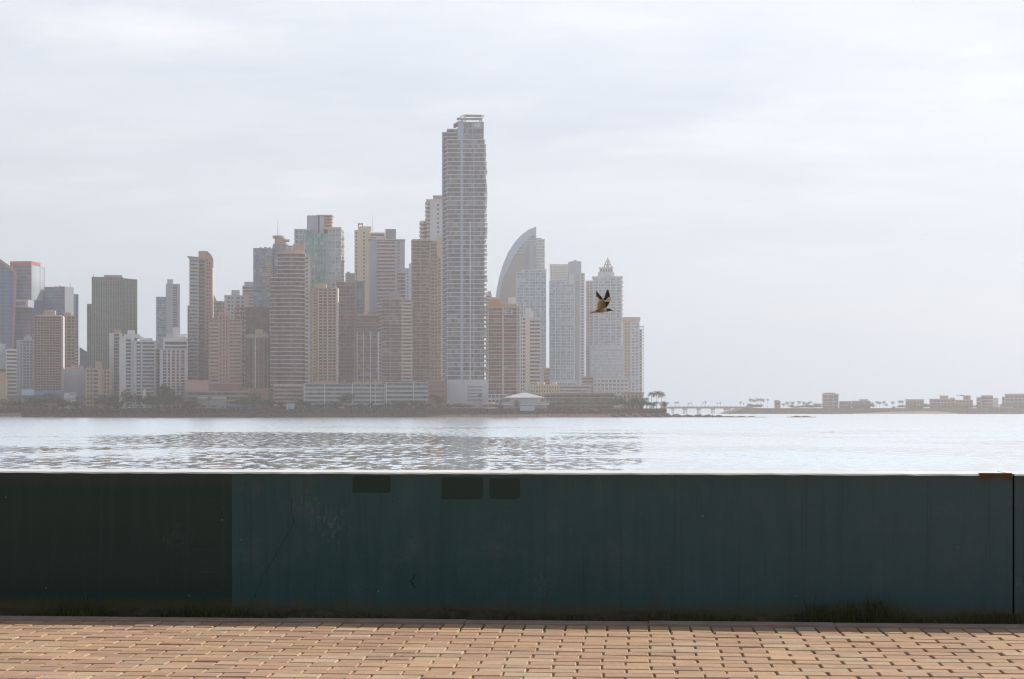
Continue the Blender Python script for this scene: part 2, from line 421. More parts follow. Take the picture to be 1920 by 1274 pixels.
# kerb
def kerbmat():
    m, nt, b = newmat('kerb_concrete'); v = objc(nt)
    n1 = noise(nt, v, 6, 5, .6); n2 = noise(nt, v, 160, 2)
    f = mth(nt, 'ADD', mth(nt, 'MULTIPLY', n1, .6), mth(nt, 'MULTIPLY', n2, .4))
    nt.links.new(mixc(nt, ramp(nt, f, [(.3,0),(.7,1)]), (.20,.145,.12), (.34,.26,.23)), b.inputs['Base Color'])
    b.inputs['Roughness'].default_value = .9
    bp = N(nt, 'ShaderNodeBump'); bp.inputs['Strength'].default_value = .5; bp.inputs['Distance'].default_value = .004
    nt.links.new(f, bp.inputs['Height']); nt.links.new(bp.outputs[0], b.inputs['Normal']); return m
mb = MB(); q = random.Random(5)
x = -20
while x < 20:
    l = .9; mb.box(x+.0004, x+l-.0004, -.478+q.uniform(-.003,.003), -.372+q.uniform(-.004,.004), -.25, .012+q.uniform(-.003,.003)); x += l
ko = prom(mb.build('kerb', kerbmat())); tag(ko, kind='structure')
bv = ko.modifiers.new('soften', 'BEVEL'); bv.width = .003; bv.segments = 1
# bricks
def brickmat():
    m, nt, b = newmat('clay_paver'); v = objc(nt)
    at = N(nt, 'ShaderNodeAttribute'); at.attribute_name = 'tint'
    n1 = noise(nt, v, 38, 4, .65); n2 = noise(nt, v, 330, 2); n3 = noise(nt, v, 1.3, 4)
    f = mth(nt, 'ADD', mth(nt, 'MULTIPLY', n1, .55), mth(nt, 'MULTIPLY', n2, .45))
    c = mixc(nt, 1.0, at.outputs['Color'], ramp(nt, f, [(.25,.72),(.75,1.22)]), 'MULTIPLY')
    c = mixc(nt, mth(nt, 'MULTIPLY', ramp(nt, n3, [(.45,0),(.75,1)]), .35), c, (.36,.25,.16))
    n4 = noise(nt, mapping(nt, v, (3.1,4.3,1), (7,3,0)), 1.0, 5, .7)                       # trodden-in dirt
    c = mixc(nt, mth(nt, 'MULTIPLY', ramp(nt, n4, [(.50,0),(.72,1)]), .45), c, (.20,.125,.08))
    vo = N(nt, 'ShaderNodeTexVoronoi'); vo.inputs['Scale'].default_value = 5.5; nt.links.new(v, vo.inputs['Vector'])
    c = mixc(nt, mth(nt, 'MULTIPLY', mth(nt, 'LESS_THAN', vo.outputs['Distance'], mth(nt, 'MULTIPLY', n4, .10)), .7), c, (.085,.06,.045))
    nt.links.new(c, b.inputs['Base Color']); b.inputs['Roughness'].default_value = .7
    b.inputs['Specular IOR Level'].default_value = .3
    bp = N(nt, 'ShaderNodeBump'); bp.inputs['Strength'].default_value = .55; bp.inputs['Distance'].default_value = .003
    nt.links.new(f, bp.inputs['Height']); nt.links.new(bp.outputs[0], b.inputs['Normal']); return m
mb = MB(); q = random.Random(9)
def brick(mb, x0, x1, y0, y1):
    c = .004; z = q.gauss(0,.0014); tx, ty = q.gauss(0,.005), q.gauss(0,.007)
    cx, cy = (x0+x1)/2, (y0+y1)/2
    Z = lambda x,y,d: z+d+(x-cx)*tx+(y-cy)*ty
    vs = [(x,y,Z(x,y,-.05)) for x,y in ((x0,y0),(x1,y0),(x1,y1),(x0,y1))]
    vs += [(x,y,Z(x,y,-c)) for x,y in ((x0,y0),(x1,y0),(x1,y1),(x0,y1))]
    vs += [(x,y,Z(x,y,0)) for x,y in ((x0+c,y0+c),(x1-c,y0+c),(x1-c,y1-c),(x0+c,y1-c))]
    fs = [(8,9,10,11)]
    for i in range(4):
        j = (i+1)%4; fs += [(i,j,4+j,4+i),(4+i,4+j,8+j,8+i)]
    t = q.random(); u = q.gauss(1.10,.065)
    a = (.435,.283,.178) if t < .42 else ((.385,.243,.167) if t < .84 else (.44,.325,.222))
    mb.add(vs, fs, tuple(k*u for k in a))
x = -6.0
while x < 6: brick(mb, x+.004, x+.0995-.004, -.68+.003, -.482); x += .1
r = 0; y = -.68
while y > -4.6:
    x = -6.2+(.1 if r % 2 else 0)+q.uniform(-.008,.008)
    while x < 6.1:
        j = q.uniform(-.002,.002)
        brick(mb, x+.0042+j, x+.2-.0042+j, y-.1+.0028, y-.0028); x += .2
    y -= .1; r += 1
tag(prom(mb.build('pavement', brickmat())), kind='structure')
def sandmat():
    m, nt, b = newmat('joint_sand'); n1 = noise(nt, objc(nt), 60, 3)
    nt.links.new(mixc(nt, n1, (.15,.095,.05), (.28,.19,.11)), b.inputs['Base Color']); b.inputs['Roughness'].default_value = .95; return m
mb = MB(); mb.box(-20, 20, -4.6, -.375, -.4, -.0085)
tag(prom(mb.build('pavement_bed', sandmat())), kind='structure')
def farbrick():
    m, nt, b = newmat('paver_field'); t = N(nt, 'ShaderNodeTexBrick'); nt.links.new(objc(nt), t.inputs['Vector'])
    t.inputs['Scale'].default_value = 1; t.inputs['Brick Width'].default_value = .2; t.inputs['Row Height'].default_value = .1; t.inputs['Mortar Size'].default_value = .004
    t.inputs['Color1'].default_value = (.50,.335,.205,1); t.inputs['Color2'].default_value = (.43,.275,.195,1); t.inputs['Mortar'].default_value = (.15,.09,.05,1)
    nt.links.new(t.outputs[0], b.inputs['Base Color']); b.inputs['Roughness'].default_value = .7; return m
FB = farbrick()
for bx in ((-40,40,-60,-4.602),(-40,-6.25,-4.6,-.48),(6.25,40,-4.6,-.48)):
    mb = MB(); mb.box(*bx, -.4, -.002); tag(prom(mb.build('pavement', FB)), kind='structure')
mb = MB(); mb.box(-60,60,-60,.38,-5.6,-.42); tag(prom(mb.build('ground', soilmat())), kind='structure')

# ------------------------------------------------------------------ water
def watermat():
    m, nt, b = newmat('sea_water'); v = geo(nt)
    b.inputs['Base Color'].default_value = (.80,.88,.94,1); b.inputs['Metallic'].default_value = .68     # silvery: at these angles the sea is nearly all reflection
    b.inputs['IOR'].default_value = 1.33
    sx = N(nt, 'ShaderNodeSeparateXYZ'); nt.links.new(v, sx.inputs[0])
    s0 = noise(nt, mapping(nt, v, (.62,.19,1), (5,2,0)), 1.0, 4, .64)      # wavelets
    s1 = noise(nt, mapping(nt, v, (.25,.20,1), (9,4,0)), 1.0, 2, .6)
    slick = noise(nt, mapping(nt, v, (.010,.0085,1), (2.2,4.4,0)), 1.0, 5, .62)
    # open water ruffled by wind towards the far shore and to the left, calmer in the lee
    off = N(nt, 'ShaderNodeMapRange'); nt.links.new(sx.outputs[1], off.inputs[0]); off.inputs[1].default_value = 330; off.inputs[2].default_value = 800; off.inputs[4].default_value = .45
    lf = N(nt, 'ShaderNodeMapRange'); nt.links.new(mth(nt, 'DIVIDE', sx.outputs[0], sx.outputs[1]), lf.inputs[0]); lf.inputs[1].default_value = -.15; lf.inputs[2].default_value = -.30; lf.inputs[4].default_value = .22
    k = mth(nt, 'ADD', mth(nt, 'ADD', -.25, mth(nt, 'MULTIPLY', slick, 1.5)), mth(nt, 'ADD', off.outputs[0], lf.outputs[0]))
    sk = ramp(nt, k, [(.50,0),(.68,1.0)])
    # slope of the wavelet faces turned to the promenade (their backs are hidden at this grazing angle)
    s_ = mth(nt, 'MULTIPLY', mth(nt, 'MAXIMUM', mth(nt, 'SUBTRACT', s0, .475), 0.0), mth(nt, 'ADD', .62, mth(nt, 'MULTIPLY', sk, .5)))
    s_ = mth(nt, 'ADD', s_, mth(nt, 'MULTIPLY', sk, .055))
    cn = N(nt, 'ShaderNodeCombineXYZ'); cn.inputs[2].default_value = 1.0
    nt.links.new(mth(nt, 'MULTIPLY', mth(nt, 'SUBTRACT', s1, .5), .10), cn.inputs[0])
    nt.links.new(mth(nt, 'MULTIPLY', s_, -1.0), cn.inputs[1])
    vn = N(nt, 'ShaderNodeVectorMath', operation='NORMALIZE'); nt.links.new(cn.outputs[0], vn.inputs[0]); nt.links.new(vn.outputs[0], b.inputs['Normal'])
    nt.links.new(mth(nt, 'ADD', .03, mth(nt, 'MULTIPLY', sk, .16)), b.inputs['Roughness'])
    return m
mb = MB(); mb.add([(-4200,9.6,0),(4200,9.6,0),(4200,4200,0),(-4200,4200,0)], [(0,1,2,3)])
tag(mb.build('water', watermat()), kind='structure')

# ------------------------------------------------------------------ land
GZ = 7.4
def rockmat():
    m, nt, b = newmat('shore_rock'); v = geo(nt)
    n1 = noise(nt, mapping(nt, v, (.10,.10,.5)), 1.0, 6, .65); n2 = noise(nt, v, .9, 4, .65)
    f = mth(nt, 'ADD', mth(nt, 'MULTIPLY', n1, .5), mth(nt, 'MULTIPLY', n2, .5))
    nt.links.new(mixc(nt, ramp(nt, f, [(.35,0),(.68,1)]), (.065,.036,.029), (.20,.125,.102)), b.inputs['Base Color'])
    b.inputs['Roughness'].default_value = .9
    bp = N(nt, 'ShaderNodeBump'); bp.inputs['Strength'].default_value = 1; bp.inputs['Distance'].default_value = 1.2
    nt.links.new(f, bp.inputs['Height']); nt.links.new(bp.outputs[0], b.inputs['Normal']); return m
def landmat(name, a, b2, sc_=.05):
    m, nt, b = newmat(name); v = geo(nt); n1 = noise(nt, v, sc_, 5, .6)
    nt.links.new(mixc(nt, ramp(nt, n1, [(.35,0),(.65,1)]), a, b2), b.inputs['Base Color']); b.inputs['Roughness'].default_value = .95; return m
M_ROCK = rockmat(); M_LAND = landmat('dry_ground', (.07,.075,.035), (.15,.13,.075)); M_SAND = landmat('pale_sand', (.26,.19,.15), (.36,.28,.22), .2)
def shore_strip(name, pxs, profile, mat, seed, jit=.5):
    """strip along the shore; profile(px) -> list of (Y, z)"""
    mb = MB(); q = random.Random(seed); rows = []
    for p in pxs:
        pr = profile(p); ph = q.uniform(-.6,.6)
        rows.append([(wx(p, Y)+q.uniform(-1,1)*jit, Y+(q.uniform(-1,1)*jit*1.6+ph if 0 < i < len(pr) else 0), z+(q.uniform(-1,1)*jit*.45 if 0 < i < len(pr)-1 else 0)) for i,(Y,z) in enumerate(pr)])
    k = len(rows[0]); vs = [p for r in rows for p in r]
    mb.add(vs, [(i*k+j, (i+1)*k+j, (i+1)*k+j+1, i*k+j+1) for i in range(len(rows)-1) for j in range(k-1)])
    return mb.build(name, mat)
def prof_main(p):
    e = 8*math.sin(p*.011)+4*math.sin(p*.043+1)+2*math.sin(p*.13)
    top = GZ-.4+.3*math.sin(p*.02)
    return [(1388+e*.6,-1.2),(1393+e*.6,.25),(1397+e*.5,1.0),(1402+e*.4,1.8),(1408,2.6),(1411,3.4),(1411.6,top-1.5),(1412.2,top),(1414,GZ)]
tag(shore_strip('shore_rocks', [i*1.6 for i in range(-250, 782)], prof_main, M_ROCK, 31, .7), kind='structure')
mb = MB(); xr = wx(1249, 1414)
mb.add([(wx(-420,1414),1413.6,GZ-.02),(xr,1413.6,GZ-.02),(wx(1236,1900),1900,GZ-.02),(wx(1236,2450)-120,2450,GZ-.02),(-1600,2450,GZ-.02)], [(0,1,2,3,4)])
mb.add([(xr,1412.5,-1),(xr,1412.5,GZ-.02),(wx(1236,1900),1900,GZ-.02),(wx(1236,1900),1900,-1)], [(0,3,2,1)])
mb.add([(wx(1236,1900),1900,-1),(wx(1236,1900),1900,GZ-.02),(wx(1236,2450)-120,2450,GZ-.02),(wx(1236,2450)-120,2450,-1)], [(0,3,2,1)])
tag(mb.build('land', M_LAND), kind='structure')
# low rocks awash, running out right from the point
def reef(name, p0, p1, hf, Yc, seed):
    mb = MB(); q = random.Random(seed); n = int((p1-p0)/1.1); m = 9; vs = []
    for i in range(n+1):
        p = p0+(p1-p0)*i/n; h = hf((i/n))
        for j in range(m):
            t = j/(m-1); prof = math.sin(math.pi*min(1,max(0,t)))**.7
            z = -.5+(h+.5)*prof*(.75+.35*math.sin(p*.31+j)+q.uniform(-.18,.18)) if 0 < j < m-1 else -1
            Y = Yc+(t-.5)*(10+h*5)+q.uniform(-.8,.8); vs.append((wx(p,Y), Y, z))
    mb.add(vs, [(i*m+j, (i+1)*m+j, (i+1)*m+j+1, i*m+j+1) for i in range(n) for j in range(m-1)])
    return tag(mb.build(name, M_ROCK), kind='structure')
reef('rock_reef', 1140, 1442, lambda t: 3.9*(math.sin(math.pi*min(1,t*1.8+.12)) if t < .22 else 1)**1*(1-t)**.75*(1+.15*math.sin(t*23))*.9+.5*(1-t), 1402, 5)
reef('rock_reef', 1474, 1531, lambda t: 1.0*math.sin(math.pi*t)**.7+.15, 1402, 6)
tag(shore_strip('beach', [i*4 for i in range(-60, 11)], lambda p: [(1376+p*.2,-.4),(1390+p*.12,.9),(1400,2.6),(1409,3.6)], M_SAND, 8, .5), kind='structure')
tag(shore_strip('beach', [i*4 for i in range(100, 160)], lambda p: [(1391+5*math.sin(p*.011),-.5),(1392.3+5*math.sin(p*.011)+1.5*math.sin(p*.09),.3),(1396+5*math.sin(p*.011),.5)], M_SAND, 12, .5), kind='structure')

# ------------------------------------------------------------------ buildings
def foot(kind, w, d, off):
    """footprint, local: x centred, y 0 at the front, d at the back; off grows it"""
    hx = w/2+off; y0, y1 = -off, d+off
    if kind == 'box': return [(-hx,y0),(hx,y0),(hx,y1),(-hx,y1)]
    if kind == 'oct':
        c = min(w,d)*.22
        return [(-hx+c,y0),(hx-c,y0),(hx,y0+c),(hx,y1-c),(hx-c,y1),(-hx+c,y1),(-hx,y1-c),(-hx,y0+c)]
    if kind == 'bow':
        b = w*.22; n = 10
        fr = [(-hx+2*hx*i/n, y0+b*(2*i/n-1)**2) for i in range(n+1)]
        return fr+[(hx,y1),(-hx,y1)]
    if kind == 'round':
        n = 22; cy = d/2
        return [(hx*math.sin(2*math.pi*i/n), cy-(d/2+off)*math.cos(2*math.pi*i/n)) for i in range(n)]
    if kind == 'lcut':                                         # front left corner cut back
        c = w*.3
        return [(-hx+c,y0),(hx,y0),(hx,y1),(-hx,y1),(-hx,y0+c)]
class Bd:
    def __init__(s, name, label, cx, Y, rot=0, cat='building', group=None, gz=GZ):
        s.cx, s.Y = cx, Y
        x = wx(cx, Y); phi = math.atan2(x, Y)
        s.th = R(rot); s.k = Y/F*math.cos(phi)/math.cos(s.th); s.kz = Y/F; s.gz = gz
        s.root = tag(empty(name, (x, Y, gz), -phi-s.th), label, cat, group)
    def X(s, px): return (px-s.cx)*s.k
    def Z(s, py): return HC+(HZ-py)*s.kz-s.gz
    def part(s, name, mb, mat, label=None, parent=None, smooth=False):
        o = mb.build(name, mat, parent or s.root, smooth=smooth)
        if label: o['label'] = label
        return o
    def solid(s, name, x0, x1, yt, yb, mat, dy=0, d=10, fp='box', parent=None, off=0, top=None, label=None):
        xa, xb = s.X(x0), s.X(x1); c = (xa+xb)/2; mb = MB()
        P = [(c+x, dy+y) for x,y in foot(fp, xb-xa, d, off)]
        T = [(c+x, dy+y) for x,y in foot(fp, xb-xa, d, off+top)] if top is not None else None
        mb.prism(P, 0 if yb is None else s.Z(yb), s.Z(yt), T)
        return s.part(name, mb, mat, label, parent)
    def block(s, x0, x1, yt, yb=None, g=G_BROWN, sl=P_SLAB, dy=0, d=22, fp='box', pitch=7.0, st=.3, sp=.6,
              piers=None, pw=1.0, pp=.35, pm=None, rail=None, sname='floor_slab', roof=.0, side=None, back=None):
        """window rows and floor slabs stacked from the ground (or yb) to yt; piers: count or list of (pxa, pxb)"""
        xa, xb = s.X(x0), s.X(x1); w_ = xb-xa; c = (xa+xb)/2
        z0 = 0 if yb is None else s.Z(yb); z1 = s.Z(yt)
        n = max(1, round((z1-z0)/(pitch*s.kz))); h = (z1-z0)/n; t = h*st
        gp = [(c+x, dy+y) for x,y in foot(fp, w_, d, 0)]
        spoly = [(c+x, dy+y) for x,y in foot(fp, w_, d, sp)]
        mg = MB(); mg.prism(gp, 0, h-t); mg = mg.mesh('window_row', g)
        ms = MB(); ms.prism(spoly, 0, t); ms = ms.mesh(sname, sl)
        mr = None
        if rail is not None:
            r_ = MB(); ro = [(c+x, dy+y) for x,y in foot(fp, w_, d, sp-.05)]; ri = [(c+x, dy+y) for x,y in foot(fp, w_, d, sp-.22)]
            hh = h*.30; m_ = len(ro)
            vs = [(x,y,t) for x,y in ro]+[(x,y,t+hh) for x,y in ro]+[(x,y,t) for x,y in ri]+[(x,y,t+hh) for x,y in ri]
            fs = []
            for i in range(m_):
                j = (i+1)%m_; fs += [(i,j,m_+j,m_+i),(2*m_+j,2*m_+i,3*m_+i,3*m_+j),(m_+i,m_+j,3*m_+j,3*m_+i)]
            r_.add(vs, fs); mr = r_.mesh('balcony_rail', rail)
        for i in range(n):
            z = z0+i*h
            link('window_row', mg, s.root, (0,0,z+.004))
            o = link(sname, ms, s.root, (0,0,z+h-t))
            if mr is not None and i < n-1: link('balcony_rail', mr, o)
        if piers:
            if isinstance(piers, int):
                e = pw/2
                ps = [(xa+e+(xb-xa-2*e)*i/(piers-1)-e, xa+e+(xb-xa-2*e)*i/(piers-1)+e) for i in range(piers)] if piers > 1 else [(c-e,c+e)]
            else: ps = [(s.X(a), s.X(b)) for a,b in piers]
            fy = dy
            for a, b in ps:
                mb = MB()
                yy = dy
                if fp == 'bow':
                    tt = ((a+b)/2-c)/(w_/2); yy = dy+w_*.22*tt*tt
                mb.box(a, b, yy-pp-(.0 if fp != 'bow' else .3), yy+1.2, z0, z1-.02); s.part('pier', mb, pm or sl)
        if side:                                                # a plain wall closing the right (1) or left (-1) flank; a paler one paints its sunlit side
            sd, mt = side; xx = xb if sd > 0 else xa; mb = MB()
            mb.box(min(xx,xx+sd*(sp+.25)), max(xx,xx+sd*(sp+.25)), dy-.1, dy+d+.1, z0, z1+.3); s.part('side_wall', mb, mt)
        if roof:
            mb = MB(); o1 = [(c+x, dy+y) for x,y in foot(fp, w_, d, sp*.6)]
            mb.prism(o1, z1+.003, z1+roof); s.part('parapet', mb, sl)
        return n, h, z0
    def antenna(s, px, yt, yb, r=.25, dy=8):
        mb = MB(); mb.tube([(s.X(px),dy,s.Z(yb)-.5),(s.X(px),dy,(s.Z(yt)+s.Z(yb))/2),(s.X(px),dy,s.Z(yt))], [r,r*.7,r*.35], 6)
        s.part('antenna', mb, P_STEEL)
    def clutter(s, x0, x1, y, dy, d, seed, mat=P_GREY, n=5, hmax=3.2):
        """tanks, lift rooms and plant on a roof"""
        q = random.Random(seed)
        for i in range(n):
            p = q.uniform(x0, x1); ww = q.uniform(1.2,3.6); mb = MB(); a = s.X(p)
            a = min(max(a, s.X(x0)), s.X(x1)-ww); yy = dy+q.uniform(.15,.8)*d; z = s.Z(y)
            if q.random() < .35:
                r = ww*.4; mb.prism([(a+r+r*math.cos(k*.7854), yy+r*math.sin(k*.7854)) for k in range(8)], z, z+q.uniform(1.4,2.4)); nm = 'water_tank'
            else:
                mb.box(a, a+ww, yy, yy+2.2, z, z+q.uniform(1,hmax)); nm = 'roof_plant'
            s.part(nm, mb, mat)
# --- far left: glass office towers
b = Bd('office_tower', 'slate blue glass tower with steeply slanted roof cut by the left frame edge', -2, 1640)
mb = MB(); P = [(b.X(-40),0),(b.X(19),0),(b.X(28),b.Z(520)),(b.X(27),b.Z(509)),(b.X(0),b.Z(489)),(b.X(-40),b.Z(462))]
mb.xzprism(P, 0, 30); b.part('curtain_wall', mb, G_SLATE)
mb = MB(); mb.xzprism([(b.X(17),0),(b.X(21),0),(b.X(32),b.Z(512)),(b.X(31.5),b.Z(507)),(b.X(28),b.Z(505)),(b.X(-40),b.Z(458)),(b.X(-40),b.Z(464)),(b.X(26),b.Z(511)),(b.X(27),b.Z(520))], -.8, 30.5); b.part('edge_fin', mb, P_PINK)
for i in range(34):
    py = 500+i*7.2; mb = MB(); mb.box(b.X(-40), b.X(25-max(0,py-520)*.037-(3 if py<520 else 0)), -.25, .5, b.Z(py), b.Z(py)+.5); b.part('floor_slab', mb, P_STEEL)
b = Bd('office_tower', 'purple grey glass tower with orange red box on its roof at far left', 40, 1680, rot=24)
b.block(24, 58, 497, g=G_SLATE, sl=P_STEEL, d=32, pitch=6.5, st=.14, sp=.15)
b.solid('rooftop_box', 18, 58, 490, 500, P_RED, dy=1, d=22, label='orange red rooftop box')
b.solid('side_curtain_wall', 58.2, 58.8, 497.4, 562, G_LIT, dy=.5, d=32); b.solid('side_curtain_wall', 58.2, 58.9, 562.2, None, G_SLATE, dy=.5, d=32)  # light upper and dark lower glass: reflections put into the colour
mb = MB(); b.solid('sky_bridge', 10, 64, 564, 578, P_LAV, dy=-14, d=13.5, label='pale framed box bridging to the slanted tower')
b.solid('bridge_window', 16, 59, 567.5, 575, G_SLATE, dy=-14.2, d=.15)
b = Bd('office_tower', 'flat topped dark violet glass tower with pale right flank behind the balcony grid hotel', 111, 1700, rot=27)
b.block(83, 121, 538, g=G_SLATE, sl=P_STEEL, d=19, pitch=6.0, st=.12, sp=.12, side=(1, P_BLUEG)); b.antenna(125, 528, 538); b.clutter(90,118,538,2,15,4,P_GREY,3,2)
b = Bd('office_tower', 'very narrow dark glass tower with blue top beside the violet tower', 142.5, 1720)
b.block(138, 147, 552, g=G_SLATE, sl=P_STEEL, d=16, pitch=6, st=.12, sp=.1)
b.solid('corner_glass', 138.5, 142, 554, 605, G_LIT, dy=-.25, d=.2)
# --- hotel with balcony grid and neighbours
b = Bd('apartment_tower', 'brown tower of dense square balcony grid with one bright sunlit right edge', 90, 1450, rot=4)
b.block(64, 115, 593, g=G_DARK, sl=P_SLABD, d=18, pitch=4.75, st=.28, sp=1.4, piers=10, pw=.4, pp=1.25, pm=P_SLABD, side=(1, P_WHITE))  # white side wall puts the sunlit right edge into the colour
b.solid('penthouse', 80, 103, 584, 593, P_TAN, dy=4, d=10); b.solid('penthouse_roof', 83, 103, 582, 584, P_SLAB, dy=3, d=12)
b.solid('roof_parapet', 66, 114, 590.5, 593, P_SLAB, dy=1, d=15)
b = Bd('apartment_tower', 'beige tower with one tall strip of windows right behind the balcony grid tower', 130, 1520)
b.block(117, 141, 592, g=G_GREY, sl=P_TAN, d=20, pitch=6, st=.35, sp=.25, piers=[(117,122),(124,126.5),(133,135),(139.5,141)], pm=P_PINK, pp=.5)
b.block(141.2, 147, 655, g=G_GREY, sl=P_CREAM, d=16, pitch=6, st=.5, sp=.3, dy=2)
b.solid('penthouse', 119, 133, 586, 592, P_PINK, dy=4, d=10)
b = Bd('apartment_tower', 'lavender grey stepped tower left of the balcony grid tower', 47, 1520)
b.block(31, 63, 638, g=G_GREY, sl=P_LAV, d=20, pitch=5.5, st=.35, sp=.3, piers=[(31,39),(40.5,44),(48,50),(54,57),(61,63)], pm=P_LAV, pp=.5)
b.solid('penthouse', 45, 60, 631, 638, P_LAV, dy=3, d=12); b.solid('roof_plant', 49, 57, 627, 631, P_PINK, dy=5, d=6)
b = Bd('apartment_building', 'white block banded with dark balconies at far left shore', 20, 1445)
b.block(11, 30, 655, g=G_DARK, sl=P_WHITE, d=16, pitch=7, st=.5, sp=.6, piers=[(11,13)], pm=P_WHITE, pp=.7)
b.solid('roof_plant', 12, 22, 650, 655, P_GREY, dy=3, d=8)
b = Bd('apartment_building', 'plain pale slab block touching the left frame edge', 0, 1450)
b.block(-22, 10, 645, g=G_GREY, sl=P_PALE, d=16, pitch=7, st=.6, sp=.3, piers=[(-22,-8),(-4,10)], pm=P_PALE, pp=.5)
b.clutter(-10, 9, 645, 2, 12, 8, P_GREY, 4, 3)
b = Bd('office_building', 'low beige and brown block in the bottom left corner of the skyline', 2, 1425)
b.solid('wall', -18, 10, 697, None, P_TAN, d=14); b.solid('roof', -19, 11, 692, 697, P_DBROWN, dy=-.6, d=15.2)
b.solid('annex', 10.2, 14, 708, None, P_CREAM, dy=1, d=10)
b = Bd('office_tower', 'broad dark green glass tower with fine vertical ribs', 208, 1600, rot=0)
gp = [(172,0),(230,0),(258,15)]
b.block(172, 231, 520, g=G_GREEN, sl=P_STEEL, d=38, pitch=5.6, st=.1, sp=.05, piers=19, pw=.55, pp=.55, pm=P_GREENG)
mb = MB(); P = [(b.X(231.3),0.2),(b.X(258),14),(b.X(258),40),(b.X(231.3),40)]; mb.prism(P, 0, b.Z(521.5)); b.part('angled_curtain_wall', mb, G_GREEN)
for i in range(10):
    t = (i+.5)/10; xx = b.X(231.3+26.7*t); yy = .2+13.8*t; mb = MB(); mb.box(xx-.25, xx+.25, yy-.6, yy+.4, 0, b.Z(521.6)); b.part('rib', mb, P_GREENG)
for i in range(30): 
    z = (i+1)*b.Z(521)/31; mb = MB(); mb.prism([(b.X(231.3),.15),(b.X(258.2),13.9),(b.X(258.2),16),(b.X(231.3),16)], z, z+.25); b.part('floor_slab', mb, P_STEEL)
b.solid('penthouse', 195, 229, 515.5, 520, P_PINK, dy=4, d=24)
b.block(163, 171.7, 570, g=G_GREEN, sl=P_STEEL, d=26, dy=6, pitch=5.6, st=.1, sp=.05, piers=3, pw=.5, pp=.5, pm=P_GREENG)
b.antenna(175.5, 513, 520, .3, 4)
b = Bd('office_building', 'small dark wedge roofed block in the gap left of the green tower', 156, 1640)
mb = MB(); mb.xzprism([(b.X(149),0),(b.X(163),0),(b.X(163),b.Z(660)),(b.X(149),b.Z(651))], 0, 18); b.part('curtain_wall', mb, G_SLATE)
for i in range(9): mb = MB(); mb.box(b.X(149), b.X(163), -.2, .3, b.Z(665+i*8), b.Z(665+i*8)+.4); b.part('floor_slab', mb, P_STEEL)
b = Bd('warehouse', 'windowless lavender grey box between beige blocks near the shore', 139, 1470)
b.solid('wall', 117, 161, 693, None, P_LAV, d=20); b.solid('roof_deck', 121, 158, 688.5, 693, P_PINK, dy=3, d=14)
b.clutter(124,156,688.5,4,10,6,P_PINK,4,2.4)
b = Bd('apartment_building', 'seven storey beige block with red brown rooftop box among the palms', 184, 1440)
b.block(160, 191, 691, g=G_DARK, sl=P_TAN, d=16, pitch=7.4, st=.42, sp=.3, piers=[(160,163.5),(167,169),(173,175),(184,191)], pm=P_TAN, pp=.6)
b.block(192.2, 208, 693, g=G_DARK, sl=P_TAN, d=14, dy=2, pitch=7.4, st=.42, sp=.3, piers=[(192.2,195),(199,201),(205,208)], pm=P_TAN, pp=.6)
b.solid('rooftop_box', 178, 192, 678, 690.5, P_PINK, dy=4, d=8); b.clutter(162,176,690.5,2,10,3,P_GREY,3,2)
b = Bd('apartment_building', 'white block with brown window strip and orange brown roof box', 217, 1478)
b.block(205, 229, 625, g=G_BROWN, sl=P_PALE, d=18, pitch=6.5, st=.25, sp=.2, piers=[(205,213.5),(223.5,229)], pm=P_WHITE, pp=.7)
b.solid('rooftop_box', 213, 227, 619, 624.6, P_TAN, dy=2, d=9); b.solid('rooftop_roof', 213, 226, 616.8, 619, P_ORANGE, dy=1.5, d=10)
b = Bd('apartment_building', 'wide white block striped by long balconies with vertical blank bay', 258, 1448)
b.block(224, 250, 634, g=G_DARK, sl=P_PALE, d=20, dy=2, pitch=6.6, st=.42, sp=.5, piers=[(224,236),(246,250.5)], pm=P_WHITE, pp=.8)
b.block(250.6, 292, 639, g=G_DARK, sl=P_PALE, d=18, pitch=6.6, st=.46, sp=.9, piers=[(250.6,256),(264,267),(289,292)], pm=P_PALE, pp=1.0)
b.solid('penthouse', 232, 262, 627, 634, P_PALE, dy=5, d=12); b.solid('rooftop_box', 239, 253, 619, 627, P_WHITE, dy=6, d=8); b.solid('parapet', 262, 286, 634, 638.6, P_PALE, dy=4, d=10)
b.clutter(226,288,634,2,14,9,P_PALE,7,2.5)
b = Bd('apartment_tower', 'pale hazy twin towers of unequal height standing alone against the sky', 315, 1850)
b.block(293, 311, 557, g=G_PALE, sl=P_LAV, d=24, pitch=4.6, st=.3, sp=.3, piers=[(293,295),(310,311)], pm=P_LAV)
b.block(311.3, 337, 533, g=G_GREY, sl=P_LAV, d=26, dy=-3, pitch=4.6, st=.3, sp=.25, piers=[(311.3,324),(332,337)], pm=P_LAV, pp=.6)
b.solid('lift_tower', 313.5, 324.5, 524, 533, P_LAV, dy=0, d=12)
b = Bd('apartment_building', 'white mid rise with stepped white roof boxes and brown finned lower floors', 328, 1442)
b.block(300, 352, 656, g=G_BROWN, sl=P_SLAB, d=18, pitch=5.6, st=.35, sp=.5, piers=[(300,305.5),(312,315),(319,322.5),(328,331),(336,339),(346,352)], pm=P_PALE, pp=.8)
b.solid('upper_floors', 306, 352, 633, 655.5, P_WHITE, dy=1, d=15); b.solid('window_band', 309, 350, 641, 646.5, G_GREY, dy=.85, d=.1)
b.solid('window_band', 309, 350, 649.5, 653.5, G_GREY, dy=.85, d=.1)
b.solid('rooftop_box', 323.5, 338, 613.5, 633, P_WHITE, dy=4, d=9); b.solid('rooftop_box', 312, 324, 626, 633, P_PALE, dy=3, d=9); b.solid('rooftop_box', 338.5, 350, 626.5, 633, P_WHITE, dy=4, d=8)
